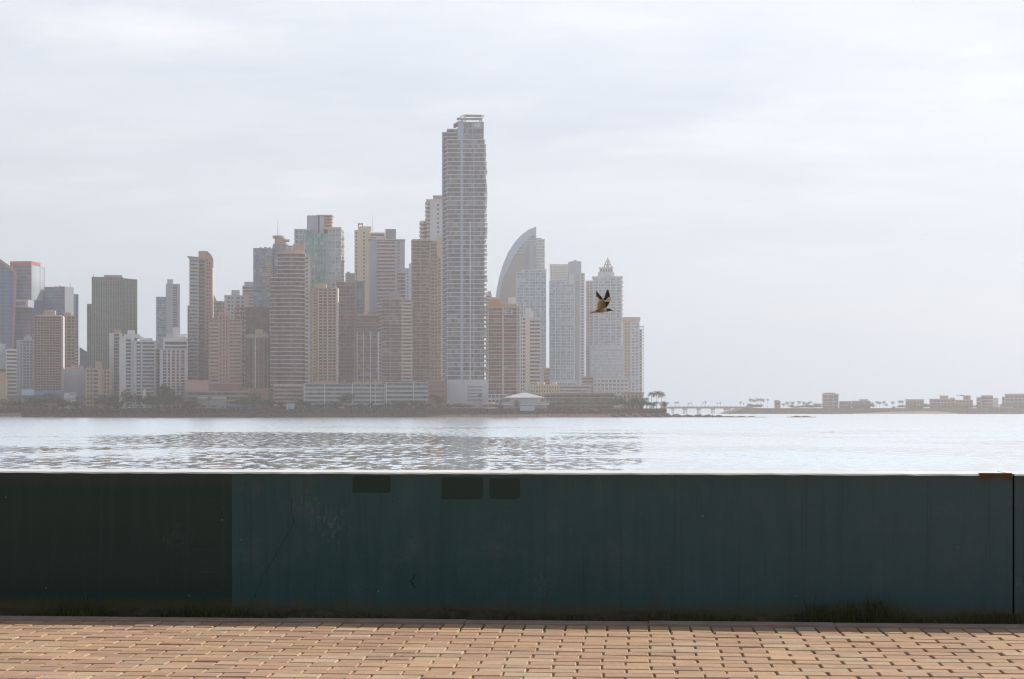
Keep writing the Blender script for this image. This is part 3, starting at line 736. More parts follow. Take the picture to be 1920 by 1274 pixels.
b = Bd('apartment_building', 'small grey brown infill block left of the finned white mid rise', 294, 1500)
b.block(288, 300, 654, g=G_DARK, sl=P_PINK, d=12, pitch=6, st=.4, sp=.3)
# --- slim tower with swept roof
b = Bd('apartment_tower', 'slim tower with upswept pointed roof corner and tan rooftop box', 377, 1500, rot=3)
b.block(356, 371.5, 487, g=G_BLUE, sl=P_SLAB, d=20, pitch=6.6, st=.22, sp=.7, rail=P_RAIL, piers=[(370,371.5)], pm=P_PALE)
b.block(371.8, 385, 487, g=G_DARK, sl=P_SLABD, d=22, dy=.6, pitch=6.6, st=.2, sp=.4, piers=[(371.8,373),(383.5,385)], pm=P_GREY)
b.block(385.3, 397.5, 489, g=G_BROWN, sl=P_PINK, d=20, dy=.3, pitch=6.6, st=.45, sp=.25, piers=[(385.3,387),(390,391.5),(394.5,397.5)], pm=P_PINK, side=(1, P_CREAM))
mb = MB(); mb.xzprism([(b.X(350.5),b.Z(481)),(b.X(357),b.Z(487)),(b.X(373),b.Z(487)),(b.X(373),b.Z(482.5))], -2, 18); b.part('swept_roof', mb, P_GREY)
b.solid('rooftop_box', 372, 389.5, 470.5, 487, P_TAN, dy=2, d=12)
mb = MB(); mb.xzprism([(b.X(389.6),b.Z(473)),(b.X(392),b.Z(474)),(b.X(396),b.Z(478)),(b.X(399.5),b.Z(485)),(b.X(399.5),b.Z(500)),(b.X(397),b.Z(500)),(b.X(397),b.Z(489)),(b.X(389.6),b.Z(489))], 1, 14); b.part('curved_crown', mb, P_PINK)
b.block(351.5, 355.7, 573, g=G_BROWN, sl=P_SLAB, d=14, dy=3, pitch=6.6, st=.3, sp=.4)
# --- pink brown blocks
b = Bd('apartment_tower', 'pinkish brown tower with raised blank central shaft and balconies each side', 422, 1450)
b.block(393, 408, 600, g=G_BROWN, sl=P_TAN, d=18, pitch=6.8, st=.3, sp=.8, rail=P_TAN, piers=[(393,394.2)], pm=P_TAN)
b.block(431.3, 452, 598, g=G_BROWN, sl=P_TAN, d=18, pitch=6.8, st=.3, sp=.8, rail=P_PINK, piers=[(436,437.5),(450.5,452)], pm=P_PINK)
b.block(408.3, 431, 591, g=G_BROWN, sl=P_PINK, d=19, dy=.4, pitch=6.8, st=.45, sp=.2, piers=[(408.3,412.5),(414.5,418),(421,424),(426,431)], pm=P_PINK, pp=.5)
b.solid('lift_tower', 409, 431, 585, 591, P_PINK, dy=2, d=12)
b.clutter(394,407,600,3,12,14,P_TAN,3,2)
b = Bd('apartment_building', 'cream block with yellow gable wedge peeping over the slim tower', 412, 1640)
b.block(398, 423, 565, g=G_GREY, sl=P_CREAM, d=18, pitch=7, st=.45, sp=.3, piers=5, pw=.9, pp=.6, pm=P_CREAM)
mb = MB(); mb.xzprism([(b.X(398),b.Z(565)),(b.X(407),b.Z(565)),(b.X(399),b.Z(550)),(b.X(398),b.Z(550))], 1, 8); b.part('gable_wedge', mb, P_YELL)
b = Bd('apartment_building', 'white topped block with small square windows and roof box above the brown frame', 443, 1620)
b.block(421, 466, 554, g=G_GREY, sl=P_WHITE, d=20, pitch=7, st=.5, sp=.25, piers=[(421,427),(431,434),(437,443),(449,453),(457,466)], pm=P_WHITE, pp=.5, fp='box')
b.solid('rooftop_box', 434, 449.5, 544, 554, P_PALE, dy=3, d=9); b.solid('rooftop_box', 456, 467, 551, 554, P_ORANGE, dy=4, d=8)
b = Bd('apartment_tower', 'dim grey stub of a tower just left of the grey glass tower', 466, 1760)
b.block(455, 477, 536, g=G_GREY, sl=P_LAV, d=18, pitch=6, st=.4, sp=.3); b.solid('roof_plant', 458, 476, 528.5, 536, P_LAV, dy=2, d=12)
b = Bd('unfinished_building', 'dark brown bare concrete frame with open floors', 472, 1512)
b.block(462, 505, 577, g=G_DARK, sl=P_DBROWN, d=20, pitch=9, st=.16, sp=.6, piers=[(462,464),(475,476.5),(490,491.5),(503,505)], pm=P_DBROWN, pp=.7)
mb = MB()
for i in range(16):
    z = b.Z(577)-i*9*b.kz
    if z > 1: mb = MB(); mb.box(b.X(440), b.X(461.6), 1, 17, z-.7, z); b.part('open_floor', mb, P_BROWN)
for p in (440.6,446,452,457,461):
    for yy in (1.3, 9, 16): mb = MB(); mb.box(b.X(p)-.45, b.X(p)+.45, yy-.4, yy+.4, 0, b.Z(577)-.02); b.part('column', mb, P_BROWN)
b = Bd('apartment_tower', 'squat dark tower capped by an overhanging pale round disc', 483, 1446)
b.block(461, 506, 634, g=G_DARK, sl=P_DBROWN, d=20, fp='oct', pitch=6.8, st=.2, sp=.15, piers=[(466.5,468),(474,475.5),(484,486),(494,496),(500.5,502)], pm=P_BROWN, pp=.5)
b.solid('white_pipe', 477.6, 479.2, 634, None, P_WHITE, dy=-.8, d=.7)
b.solid('roof_disc', 457, 508, 627, 634, P_GREY, dy=-2, d=24, fp='round'); b.solid('penthouse', 478, 493, 617.5, 627, P_TAN, dy=5, d=9); b.clutter(466,502,627,3,14,2,P_GREY,5,2)
# --- grey glass tower and curved tower
b = Bd('apartment_tower', 'grey green glass tower with rounded right half, rooftop crown and mast', 510, 1600)
b.block(475, 511, 466, g=G_PALE, sl=P_GREY, d=24, pitch=6.4, st=.22, sp=.15, piers=[(475,477),(483,484),(491,492),(500,501)], pm=P_GREY, pp=.4)
b.block(511.3, 549, 460, g=G_PALE, sl=P_GREY, d=26, dy=-1, fp='bow', pitch=6.4, st=.2, sp=.15, piers=[(528,529.5)], pm=P_GREY)
b.solid('crown_disc', 512, 541, 455.5, 458.2, P_TAN, dy=2, d=18, fp='round'); b.solid('crown_drum', 515, 536, 445, 455.4, P_PINK, dy=4, d=13, fp='round'); b.solid('crown_roof', 511, 534, 441, 445, P_GREY, dy=2.5, d=16, fp='round')
b.solid('crown_wing', 532, 543, 448, 452, P_PINK, dy=4, d=7)
b.block(500, 507.5, 495, 537, g=G_GREY, sl=P_YELL, dy=-1.2, d=1.1, pitch=4.4, st=.5, sp=.15, sname='sunlit_patch_floor', piers=[(500,501.5),(503.6,504.8)], pm=P_YELL, pp=.3)  # yellow bay paints a golden patch of sunlight on the facade
b.antenna(521, 409, 441, .32, 9)
b.clutter(478,508,466,3,18,10,P_GREY,4,2.5)
b = Bd('apartment_tower', 'curved fronted tower ringed by pale balcony bands on every floor', 546, 1448)
b.block(521, 572, 474, g=G_DARK, sl=P_SLAB, d=24, fp='bow', pitch=7.6, st=.24, sp=1.1, piers=[(545.5,546.3)], pm=P_PINK, pp=.3, sname='balcony')
b.block(572.5, 582, 480, g=G_BROWN, sl=P_SLAB, d=20, dy=4.6, pitch=7.6, st=.28, sp=.6, rail=P_SLAB, sname='balcony', piers=[(578,582)], pm=P_PALE)
b.block(508, 520.6, 520, g=G_DARK, sl=P_SLAB, d=20, dy=3.5, pitch=7.6, st=.22, sp=.9, sname='balcony')
b.solid('crown_wall', 523, 570, 468, 473.8, P_PINK, dy=3, d=18, fp='bow'); b.solid('penthouse', 549, 570, 457, 468, P_PINK, dy=6, d=12); b.solid('roof_frame', 560, 568, 452.5, 457, P_GREY, dy=8, d=6)
b.block(514, 569, 722, g=G_DARK, sl=P_SLAB, d=6, dy=-4.5, pitch=8, st=.45, sp=.5, sname='podium_slab')
# --- teal glass tower
b = Bd('apartment_tower', 'teal green glass tower with stepped pale crown and spiky right balconies', 597, 1540, rot=8)
b.block(570, 614, 438, g=G_TEAL, sl=P_GREY, d=26, pitch=7.2, st=.2, sp=.15, piers=[(570,571.5),(590,591),(607,608)], pm=P_PALE, pp=.4)
b.block(551, 582, 429, g=G_TEAL, sl=P_PALE, d=20, dy=3, pitch=9, st=.25, sp=.3, piers=[(551,553),(559,560.5),(566,568)], pm=P_PALE, pp=.5)
b.block(614.4, 639, 430, g=G_LIT, sl=P_PALE, d=24, dy=1, pitch=7.2, st=.18, sp=.2, piers=[(614.4,616),(621,622),(628,629.5)], pm=P_PALE, pp=.5)  # right face in paler glass, its sunlight put into the colour
b.solid('corner_glass', 610, 615, 440, 560, G_TEAL, dy=-.6, d=.5)
for i in range(22):
    py = 446+i*7.1; mb = MB(); q = random.Random(i); x0 = b.X(633); mb.box(x0, b.X(639.5+q.uniform(0,3.4)), 4+q.uniform(-3,3), 18, b.Z(py), b.Z(py)+.5); b.part('balcony', mb, P_CREAM)
b.solid('crown', 574, 594.5, 403, 447, P_LAV, dy=5, d=14); b.solid('crown', 597.5, 606, 403.5, 447, P_PALE, dy=6, d=12); b.solid('crown_roof', 592, 621, 402, 404, P_TAN, dy=5, d=14)
for i in range(4): b.solid('crown_terrace', 606.3, 620.5, 406+i*6, 409.4+i*6, P_TAN, dy=5, d=12)
b.solid('crown_core', 606.2, 617, 404.2, 447, P_BROWN, dy=7, d=9)
b.solid('parapet', 606, 640, 426.5, 430, P_CREAM, dy=0, d=20)
b = Bd('apartment_tower', 'tan tower of small square balconies with sunlit yellow left corner', 608, 1450, rot=3)
b.block(596, 631, 540, g=G_DARK, sl=P_TAN, d=18, pitch=5.8, st=.36, sp=.9, piers=[(596,598),(605,606.5),(613,615.5),(622,623.5),(629.5,631)], pm=P_SLAB, pp=.8, side=(1, P_WHITE))
b.block(584, 595.7, 541, g=G_BROWN, sl=P_YELL, d=16, dy=2.5, pitch=5.8, st=.6, sp=.3, piers=[(584,587.5),(592,595.7)], pm=P_TAN, pp=.5)  # yellow floors paint the sunlight on the left corner
b.solid('penthouse', 590, 611, 532, 540, P_TAN, dy=4, d=10); b.clutter(612,630,540,3,10,5,P_TAN,3,2)
# --- brown slabs in the middle
b = Bd('apartment_tower', 'dark brown slab tower with blue grey finned strip on its right', 657, 1512)
b.block(632, 664.5, 529, g=G_BROWN, sl=P_SLABD, d=20, pitch=6.8, st=.16, sp=.5, piers=[(632,633),(647,648.2),(663.5,664.5)], pm=P_BROWN, pp=.5)
b.block(665, 683, 527, g=G_BLUE, sl=P_BLUEG, d=18, dy=1.2, pitch=6.8, st=.2, sp=.4, piers=[(665,668.5),(673,674),(678.5,679.5)], pm=P_BLUEG, pp=.6)
b.solid('penthouse', 647.5, 665, 512, 529, P_BLUEG, dy=4, d=10); b.solid('roof_plant', 650, 656, 509, 512, P_GREY, dy=5, d=5)
b = Bd('apartment_tower', 'cream tower with small arch on its roof and stepped terraces to the right', 691, 1640)
b.block(665, 692, 432, g=G_DARK, sl=P_CREAM, d=22, pitch=7, st=.55, sp=.2, piers=[(665,667.5),(669.5,681),(684,692)], pm=P_CREAM, pp=.5)
b.solid('lift_tower', 671, 696, 424, 432, P_CREAM, dy=4, d=12)
mb = MB(); mb.box(b.X(671),b.X(673),5,8,b.Z(424),b.Z(418.5)); mb.box(b.X(679),b.X(681),5,8,b.Z(424),b.Z(418.5)); mb.box(b.X(671),b.X(681),5,8,b.Z(420.4),b.Z(418)); b.part('roof_arch', mb, P_PINK)
b.block(692.3, 720, 436, g=G_BROWN, sl=P_CREAM, d=18, dy=2, pitch=6.4, st=.45, sp=.9, piers=[(692.3,696)], pm=P_CREAM)
b.antenna(698, 401, 432, .25, 8)
b = Bd('apartment_tower', 'pale flanked tower of stacked brown balconies with dark grey roof box', 726, 1560)
b.solid('side_wall', 693, 707, 450, None, P_LAV, dy=.5, d=20)
b.block(707.3, 743, 452, g=G_BROWN, sl=P_PALE, d=20, pitch=6.8, st=.28, sp=.8, rail=P_SLABD, sname='balcony', piers=[(741,743)], pm=P_PALE)
b.solid('flank', 743.3, 759, 450, 510, P_LAV, dy=.5, d=20)
for i in range(9): b.solid('flank_window', 747, 749, 455+i*6.4, 457.4+i*6.4, G_DARK, dy=.4, d=.08)
b.block(743.3, 760, 510.3, g=G_BROWN, sl=P_PALE, d=20, dy=.4, pitch=6.8, st=.28, sp=.5)
mb = MB(); mb.xzprism([(b.X(690),b.Z(447.5)),(b.X(760),b.Z(449)),(b.X(760),b.Z(450.2)),(b.X(707),b.Z(450.2)),(b.X(690),b.Z(448.5))], -.8, 20); b.part('roof', mb, P_PALE)
b.solid('rooftop_box', 722.5, 742.5, 429, 448.5, P_BLUEG, dy=4, d=11); b.solid('rooftop_box', 705, 722, 444, 448.3, P_CREAM, dy=6, d=8)
b = Bd('apartment_building', 'low brown tower striped by thin white vertical lines below a blank top', 689, 1448)
b.block(669, 711, 622, g=G_BROWN, sl=P_SLABD, d=18, pitch=6.8, st=.16, sp=.4, piers=[(669,670.2),(681,682.4),(694,695.4),(708,711)], pm=P_PALE, pp=.55)
b.block(669, 711, 591.5, 622.2, g=G_DARK, sl=P_BROWN, d=18, dy=.2, pitch=6.8, st=.3, sp=.2)
b.solid('parapet', 668, 712, 589.5, 591.3, P_SLABD, dy=-.3, d=19); b.clutter(672,706,589.5,3,12,17,P_BROWN,4,1.8)
b = Bd('apartment_tower', 'brown tower ruled with fine pale floor lines and grey lift box', 743, 1450)
b.block(715, 754, 561, g=G_BROWN, sl=P_SLAB, d=20, pitch=6.6, st=.13, sp=.5, piers=[(715,716),(732,733)], pm=P_GREY, pp=.5)
b.block(754.3, 771, 562, g=G_BROWN, sl=P_CREAM, d=18, dy=1, pitch=6.6, st=.22, sp=1.2, rail=P_SLAB, sname='balcony', piers=[(754.3,756)], pm=P_SLAB)
b.solid('lift_tower', 732, 749, 546, 561, P_BLUEG, dy=5, d=9); b.solid('roof_parapet', 716, 753, 558.6, 561, P_SLABD, dy=2, d=15)
b = Bd('apartment_tower', 'pale blue sliver of a tower in the gap right of the dark roof box', 766, 1720)
b.block(759, 772, 503, g=G_GREY, sl=P_PALEB, d=18, pitch=6, st=.5, sp=.2, piers=[(759,763),(766,772)], pm=P_PALEB, pp=.4); b.solid('roof_plant', 767, 772, 494, 503, P_PALEB, dy=2, d=8)
b = Bd('apartment_tower', 'broad brown slab with beige right wing directly left of the tallest tower', 800, 1500)
b.block(772, 807, 451, g=G_BROWN, sl=P_SLAB, d=20, pitch=6.7, st=.15, sp=.6, piers=[(772,773.4),(788,789),(805.5,807)], pm=P_SLABD, pp=.6)
b.block(807.4, 822, 485, g=G_GREY, sl=P_TAN, d=18, dy=1, pitch=6.7, st=.4, sp=.3, piers=[(807.4,808.8),(814,815.2),(820,822)], pm=P_TAN, pp=.5)
b.block(822.3, 829, 482, g=G_BROWN, sl=P_TAN, d=14, dy=2, pitch=6.7, st=.6, sp=.2, piers=[(826.5,829)], pm=P_CREAM, pp=.4)
b.solid('parapet', 773, 807, 448.8, 450.8, P_TAN, dy=.5, d=18)
for i in range(5): b.solid('terrace', 808, 820-i*1.2, 454+i*6.7, 456+i*6.7, P_CREAM, dy=3, d=10)
b.solid('terrace_core', 808, 819, 451, 485, P_BROWN, dy=4.5, d=9); b.solid('lift_tower', 819.3, 829, 440, 482, P_CREAM, dy=5, d=9)
b = Bd('apartment_tower', 'cream tower with rounded balconied left corner hidden behind the tallest tower', 812, 1650)
b.block(798, 812, 378, g=G_BROWN, sl=P_CREAM, d=20, dy=1, fp='round', pitch=7.5, st=.42, sp=.7, sname='balcony')
b.solid('wall', 806, 832, 375, None, P_PALE, dy=0, d=22); b.solid('cornice', 799, 833, 374, 377, P_CREAM, dy=-.8, d=22)
for i in range(20): b.solid('window', 819, 823.5, 383+i*8.4, 386.3+i*8.4, G_DARK, dy=-.12, d=.1)
b.solid('rooftop_box', 812, 833, 365.5, 374, P_GREY, dy=5, d=12)
b.block(787, 798, 416, g=G_BROWN, sl=P_CREAM, d=18, dy=4, fp='round', pitch=7.5, st=.42, sp=.6, sname='balcony'); b.solid('cornice', 787, 800, 413.5, 416, P_CREAM, dy=3.6, d=18, fp='round')
# --- the tallest tower
b = Bd('skyscraper', 'tallest tower of the skyline, grey glass with white floor slabs and floating roof frame', 870, 1446)
G_PT = glass('glass_point', (.075,.068,.074), (.36,.35,.38), .42, 2.4, .12)
n, h, z0 = b.block(838, 908, 262, 712, g=G_PT, sl=P_WHITE, d=26, pitch=8.2, st=.15, sp=.9, piers=[(838,839.2),(863.5,868.5),(888,889.4)], pm=P_LAV, pp=.3)
b.solid('vertical_fin', 880.6, 882.4, 415, 712, P_WHITE, dy=-1.4, d=1.2)
b.block(829.6, 837.4, 247, None, g=G_BROWN, sl=P_PALE, d=22, dy=3.5, pitch=8.2, st=.2, sp=.5, piers=[(829.6,831)], pm=P_LAV, pp=.6)
q = random.Random(2)
for i in range(n):
    e = q.uniform(1.9,3.9); z = z0+(i+1)*h
    if i < n-1:
        mb = MB(); mb.box(b.X(909), b.X(909)+e*.62, -.6, 20, z-1.1, z-.25); b.part('balcony', mb, P_PALE)
        if q.random() < .3: mb = MB(); mb.box(b.X(908.6), b.X(908.6)+e*.5, 1, 16, z-.4, z-.4+h*.8); b.part('glazed_balcony', mb, G_LIT)
        mb = MB(); mb.prism([(b.X(833),3),(b.X(838),-.9),(b.X(838),3)], z-.95, z-.4); b.part('corner_balcony', mb, P_WHITE)
b.block(858, 907, 228, 261.5, g=G_PT, sl=P_LAV, d=22, dy=2, pitch=10.5, st=.15, sp=.3, piers=[(858,869),(886,887),(905.5,907)], pm=P_LAV, pp=.35)
b.block(838, 857.6, 241, 261.5, g=G_BROWN, sl=P_LAV, d=20, dy=2.5, pitch=6.5, st=.3, sp=.2)
b.solid('bright_opening', 889, 901, 231, 238.5, G_LIT, dy=1.6, d=.1, label='clear glass see-through corner of the crown')
mb = MB(); mb.xzprism([(b.X(850),b.Z(232.6)),(b.X(858),b.Z(228)),(b.X(869),b.Z(226.2)),(b.X(869),b.Z(228.6)),(b.X(858),b.Z(231)),(b.X(852),b.Z(233.6))], 1, 20); b.part('wing_roof', mb, P_GREY)
mb = MB()                                                       # floating rectangular roof frame
A = [(b.X(858.5),0,b.Z(224)),(b.X(902),0,b.Z(223.4)),(b.X(906.8),26,b.Z(208)),(b.X(870),26,b.Z(207.4))]
for (p,r_) in zip(A, A[1:]+A[:1]):
    mb.tube([p, r_], 1.3, 4)
b.part('roof_frame', mb, P_GREY)
for px_, yy, zt in ((866,4,222.4),(900,4,221.6),(904,23,209.5),(872,23,209.5)): mb = MB(); mb.tube([(b.X(px_),yy,b.Z(228.5)),(b.X(px_),yy,b.Z(zt))], .5, 6); b.part('frame_post', mb, P_GREY)
b.solid('podium', 838, 914.6, 712, None, P_PALE, dy=-2, d=34, label='blank pale grey podium')
for i in range(5): b.solid('podium_louvre', 876, 904, 724.5+i*6.2, 727+i*6.2, P_STEEL, dy=-2.15, d=.12)
for i in range(11): b.solid('podium_buttress', 846+i*6.2, 848+i*6.2, 713, 718+(i%3), P_WHITE, dy=-2.3, d=.28)
# --- right of the tallest tower
b = Bd('apartment_tower', 'reddish brown slab ruled by pale floors with orange rooftop house', 944, 1450)
n, h, z0 = b.block(914.5, 970, 576, g=G_BROWN, sl=P_PINK, d=20, pitch=6.9, st=.3, sp=.35, piers=[(914.5,916),(942,944.5),(968.5,970)], pm=P_SLAB, pp=.5)
for i in range(n): mb = MB(); mb.box(b.X(970.2), b.X(976.2), 2, 18, z0+(i+1)*h-.7, z0+(i+1)*h); b.part('balcony', mb, P_PALE)
b.solid('corner_core', 970.1, 974, 578, None, P_BLUEG, dy=4, d=12)
b.solid('window_frame', 946, 961, 581, 591, P_SLAB, dy=-1, d=.9); b.solid('frame_glass', 948.5, 958.5, 582.5, 589.5, G_BROWN, dy=-1.15, d=.1); b.solid('frame_bar', 946.5, 960.5, 585.3, 586.9, P_SLAB, dy=-1.4, d=.2)
b.solid('rooftop_house', 917, 938, 561, 576, P_ORANGE, dy=3, d=11, label='orange rooftop house'); b.solid('rooftop_box', 922, 932, 557, 561, P_TAN, dy=5, d=6); b.solid('rooftop_box', 953, 967, 557, 568, P_WHITE, dy=6, d=7)
b.solid('parapet', 914, 974, 573.6, 575.8, P_TAN, dy=-.2, d=19); b.clutter(938,972,573.6,2,12,21,P_TAN,6,2.2)
b = Bd('apartment_tower', 'pinkish corner of a stepped tower peeping beside the tallest tower', 917, 1720)
b.block(911, 921.5, 552, g=G_GREY, sl=P_TAN, d=14, pitch=6, st=.6, sp=.2); b.solid('roof_plant', 914, 921, 546, 552, P_PINK, dy=3, d=6)
b = Bd('apartment_tower', 'slim white tower with brown balconies on its right half and white roof box', 993, 1530)
b.block(975, 993, 594, g=G_BROWN, sl=P_WHITE, d=18, pitch=6.9, st=.5, sp=.25, piers=[(975,977),(979,980.4),(985,993)], pm=P_WHITE, pp=.5)
b.block(993.4, 1012, 600, g=G_BROWN, sl=P_WHITE, d=18, dy=.6, pitch=6.9, st=.22, sp=1.1, rail=P_PALE, sname='balcony')
b.solid('rooftop_box', 984, 1000, 585, 594, P_WHITE, dy=3, d=9); b.solid('rooftop_box', 985, 996, 578, 585, P_WHITE, dy=5, d=6); b.solid('parapet', 992, 1012, 596.5, 599.6, P_PALE, dy=0, d=17)
# sail tower
b = Bd('skyscraper', 'sail shaped tower with one curved edge rising to a point', 968, 2300)
CV = [(926,640),(926.5,600),(927.5,572),(931,545),(936,520),(943,496),(953,473),(964,456),(976,442.5),(990,431.5),(1005.5,425)]
def curvex(py):
    for (xa,ya),(xb,yb) in zip(CV, CV[1:]):
        if yb <= py <= ya: return xa+(xb-xa)*(ya-py)/(ya-yb)
    return 926 if py > 640 else 1005
poly = [(b.X(1005),0)]+[(b.X(926),0)]+[(b.X(x+1),b.Z(y)) for x,y in CV[:-1]]+[(b.X(1005),b.Z(426.5))]
mb = MB(); mb.xzprism(poly[::-1], 3, 30); b.part('wall', mb, P_GREY, label='recessed grey inner face')
outer = [(926,769)]+CV; inner = [(x+(7 if y > 500 else 9), y+(2 if y > 500 else 10)) for x,y in CV[:-1]]+[(1005.5,446)]; inner = [(933,769)]+inner
mb = MB(); mb.xzprism([(b.X(x),b.Z(y)) for x,y in outer[::-1]]+[(b.X(x),b.Z(y)) for x,y in inner], 0, 31); b.part('sail_rib', mb, P_PALEB)
for i in range(44):
    py = 436+i*5.6; x0 = curvex(py)+6
    if py > 447:
        mb = MB(); mb.box(b.X(x0 if py > 500 or py < 470 else x0+3), b.X(1005), 1.6 if py < 476 else 2.4, 3.2, b.Z(py), b.Z(py)+(1.4 if py < 476 else .8)); b.part('floor_slab', mb, P_PALEB if py < 476 else P_GREY)
b.solid('glass_bay', 985, 1005, 462, None, G_PALE, dy=1.2, d=1.7)
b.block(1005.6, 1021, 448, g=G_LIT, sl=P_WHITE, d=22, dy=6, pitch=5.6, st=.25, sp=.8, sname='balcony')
b.solid('crown', 1005.6, 1016, 446, 448, P_GREY, dy=6, d=18)
b = Bd('apartment_tower', 'flat topped pale blue glass tower standing in front of the sail tower', 996, 2150)
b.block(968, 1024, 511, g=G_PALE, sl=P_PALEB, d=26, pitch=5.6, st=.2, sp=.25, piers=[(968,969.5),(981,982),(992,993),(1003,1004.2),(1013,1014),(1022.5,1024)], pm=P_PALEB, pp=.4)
mb = MB(); mb.xzprism([(b.X(976),b.Z(511)),(b.X(1024.5),b.Z(511)),(b.X(1024.5),b.Z(504.5)),(b.X(978),b.Z(506.5))], .8, 22); b.part('crown', mb, P_PALE)
b.solid('crown_window', 984, 1021, 507.6, 510, G_PALE, dy=.65, d=.1)
b = Bd('apartment_tower', 'pale blue glass tower with white gridded top left and plain shaft on its right', 1063, 2200)
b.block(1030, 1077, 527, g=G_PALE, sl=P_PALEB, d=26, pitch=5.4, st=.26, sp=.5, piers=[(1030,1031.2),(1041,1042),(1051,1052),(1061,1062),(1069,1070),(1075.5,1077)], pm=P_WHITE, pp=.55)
b.block(1031, 1065, 497.5, 527, g=G_GREY, sl=P_WHITE, d=22, dy=2, pitch=5, st=.5, sp=.25, piers=9, pw=1.5, pp=.35, pm=P_WHITE); b.solid('parapet', 1030.4, 1065, 495.5, 497.3, P_WHITE, dy=1.6, d=22)
b.solid('shaft', 1065.3, 1090, 491, 527, P_LAV, dy=3, d=20); b.solid('shaft_step', 1067, 1076, 515, 533, P_PALE, dy=-1, d=3.5); b.solid('roof_plant', 1076, 1081, 487, 491, P_GREY, dy=8, d=6); b.solid('roof_wall', 1071, 1089, 489.4, 491, P_PALE, dy=3.5, d=18)
b.solid('shaft', 1077.4, 1086.5, 527, None, P_BLUEG, dy=.4, d=20)
b.block(1087, 1096, 512, g=G_GREY, sl=P_PALE, d=20, dy=2, pitch=5.4, st=.4, sp=.3, piers=[(1087,1090),(1094,1096)], pm=P_PALE, pp=.5)
b.solid('podium', 1030, 1082, 714, None, P_PALE, dy=-4, d=30)
for i in range(9): b.solid('podium_arch', 1034+i*5.2, 1037.4+i*5.2, 719, 725, G_GREY, dy=-4.2, d=.15)
b = Bd('apartment_tower', 'ornate pale tower topped by a lantern and open pyramid spire', 1138, 2230)
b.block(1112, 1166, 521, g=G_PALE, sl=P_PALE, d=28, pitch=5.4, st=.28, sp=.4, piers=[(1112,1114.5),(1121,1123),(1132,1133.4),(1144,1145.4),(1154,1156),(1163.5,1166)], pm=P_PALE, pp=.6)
n, h, z0 = b.block(1098, 1111.6, 526, g=G_GREY, sl=P_TAN, d=22, dy=3, pitch=5.4, st=.5, sp=.25, piers=[(1098,1101),(1104,1106.5),(1109,1111.6)], pm=P_PALE, pp=.4)
for i in range(22): mb = MB(); mb.box(b.X(1166.6), b.X(1168.6), 4, 20, b.Z(530+i*8.5), b.Z(530+i*8.5)+1.6); b.part('balcony', mb, P_PALE)
b.solid('cornice', 1110, 1168, 518.5, 520.8, P_PALE, dy=-.8, d=29); b.solid('crown', 1121, 1152, 510, 518.3, P_PALE, dy=5, d=16); b.solid('lantern', 1124, 1149, 502.5, 510, P_PALE, dy=6, d=14); b.solid('lantern_cornice', 1122.6, 1150.4, 501, 502.4, P_WHITE, dy=5.4, d=15)
for i in range(5): b.solid('lantern_window', 1126+i*4.8, 1128.6+i*4.8, 504, 509, G_GREY, dy=5.85, d=.1)
mb = MB(); bx0, bx1 = b.X(1132), b.X(1147); tz = b.Z(482); cx_ = b.X(1139.5)
for (xx, yy) in ((bx0,8),(bx1,8),(bx0,16),(bx1,16)): mb.tube([(xx,yy,b.Z(501)),(cx_,12,tz)], [.7,.35], 5)
for f_ in (.0,.3,.6):
    z = b.Z(501)+(tz-b.Z(501))*f_; k = 1-f_; P = [(cx_+(bx0-cx_)*k,12-4*k,z),(cx_+(bx1-cx_)*k,12-4*k,z),(cx_+(bx1-cx_)*k,12+4*k,z),(cx_+(bx0-cx_)*k,12+4*k,z)]
    for p,r_ in zip(P, P[1:]+P[:1]): mb.tube([p,r_], .45, 4)
b.part('spire', mb, P_GREY)
mb = MB(); mb.prism([(cx_-2.6,9.6),(cx_+2.6,9.6),(cx_+2.6,14.4),(cx_-2.6,14.4)], b.Z(500.9), b.Z(485), [(cx_-.2,11.8),(cx_+.2,11.8),(cx_+.2,12.2),(cx_-.2,12.2)]); b.part('spire_core', mb, P_PALE)
b.block(1107, 1170, 648, g=G_LIT, sl=P_PALE, d=9, dy=-6, pitch=5.6, st=.25, sp=.3, piers=[(1107,1109),(1124,1126),(1145,1147),(1168,1170)], pm=P_PALEB, pp=.5)
b.block(1104, 1178, 710, g=G_GREY, sl=P_PALE, d=14, dy=-13, pitch=7, st=.45, sp=.3, piers=11, pw=1.2, pp=.5, pm=P_PALE)
b = Bd('apartment_tower', 'rightmost tower of the skyline with flared tan cornice and open balconies', 1186, 2280)
b.block(1167, 1183, 604, g=G_GREY, sl=P_TAN, d=22, pitch=5.6, st=.45, sp=.25, piers=[(1167,1172),(1175,1177),(1180,1183)], pm=P_TAN, pp=.5)
b.block(1183.3, 1199, 604, g=G_PALE, sl=P_PALE, d=22, dy=-.8, pitch=5.6, st=.3, sp=.3, piers=[(1183.3,1185),(1190,1191.4),(1197,1199)], pm=P_PALE, pp=.5)
mb = MB(); c = (b.X(1167)+b.X(1199))/2; hw = (b.X(1199)-b.X(1167))/2
mb.prism([(c-hw,-1),(c+hw,-1),(c+hw,22),(c-hw,22)], b.Z(603.6), b.Z(597), [(c-hw-1.5,-2.5),(c+hw+1.5,-2.5),(c+hw+1.5,23),(c-hw-1.5,23)]); b.part('cornice', mb, P_TAN); b.solid('roof', 1165.4, 1200.6, 595, 596.8, P_TAN, dy=-2.4, d=25)
n, h, z0 = b.block(1199.3, 1203.5, 617, g=G_BLUE, sl=P_PALE, d=16, dy=3, pitch=5.8, st=.3, sp=.2)
for i in range(n): mb = MB(); mb.box(b.X(1203.8), b.X(1207.4), 3.2, 14, z0+(i+1)*h-.9, z0+(i+1)*h); b.part('balcony', mb, P_PALE)
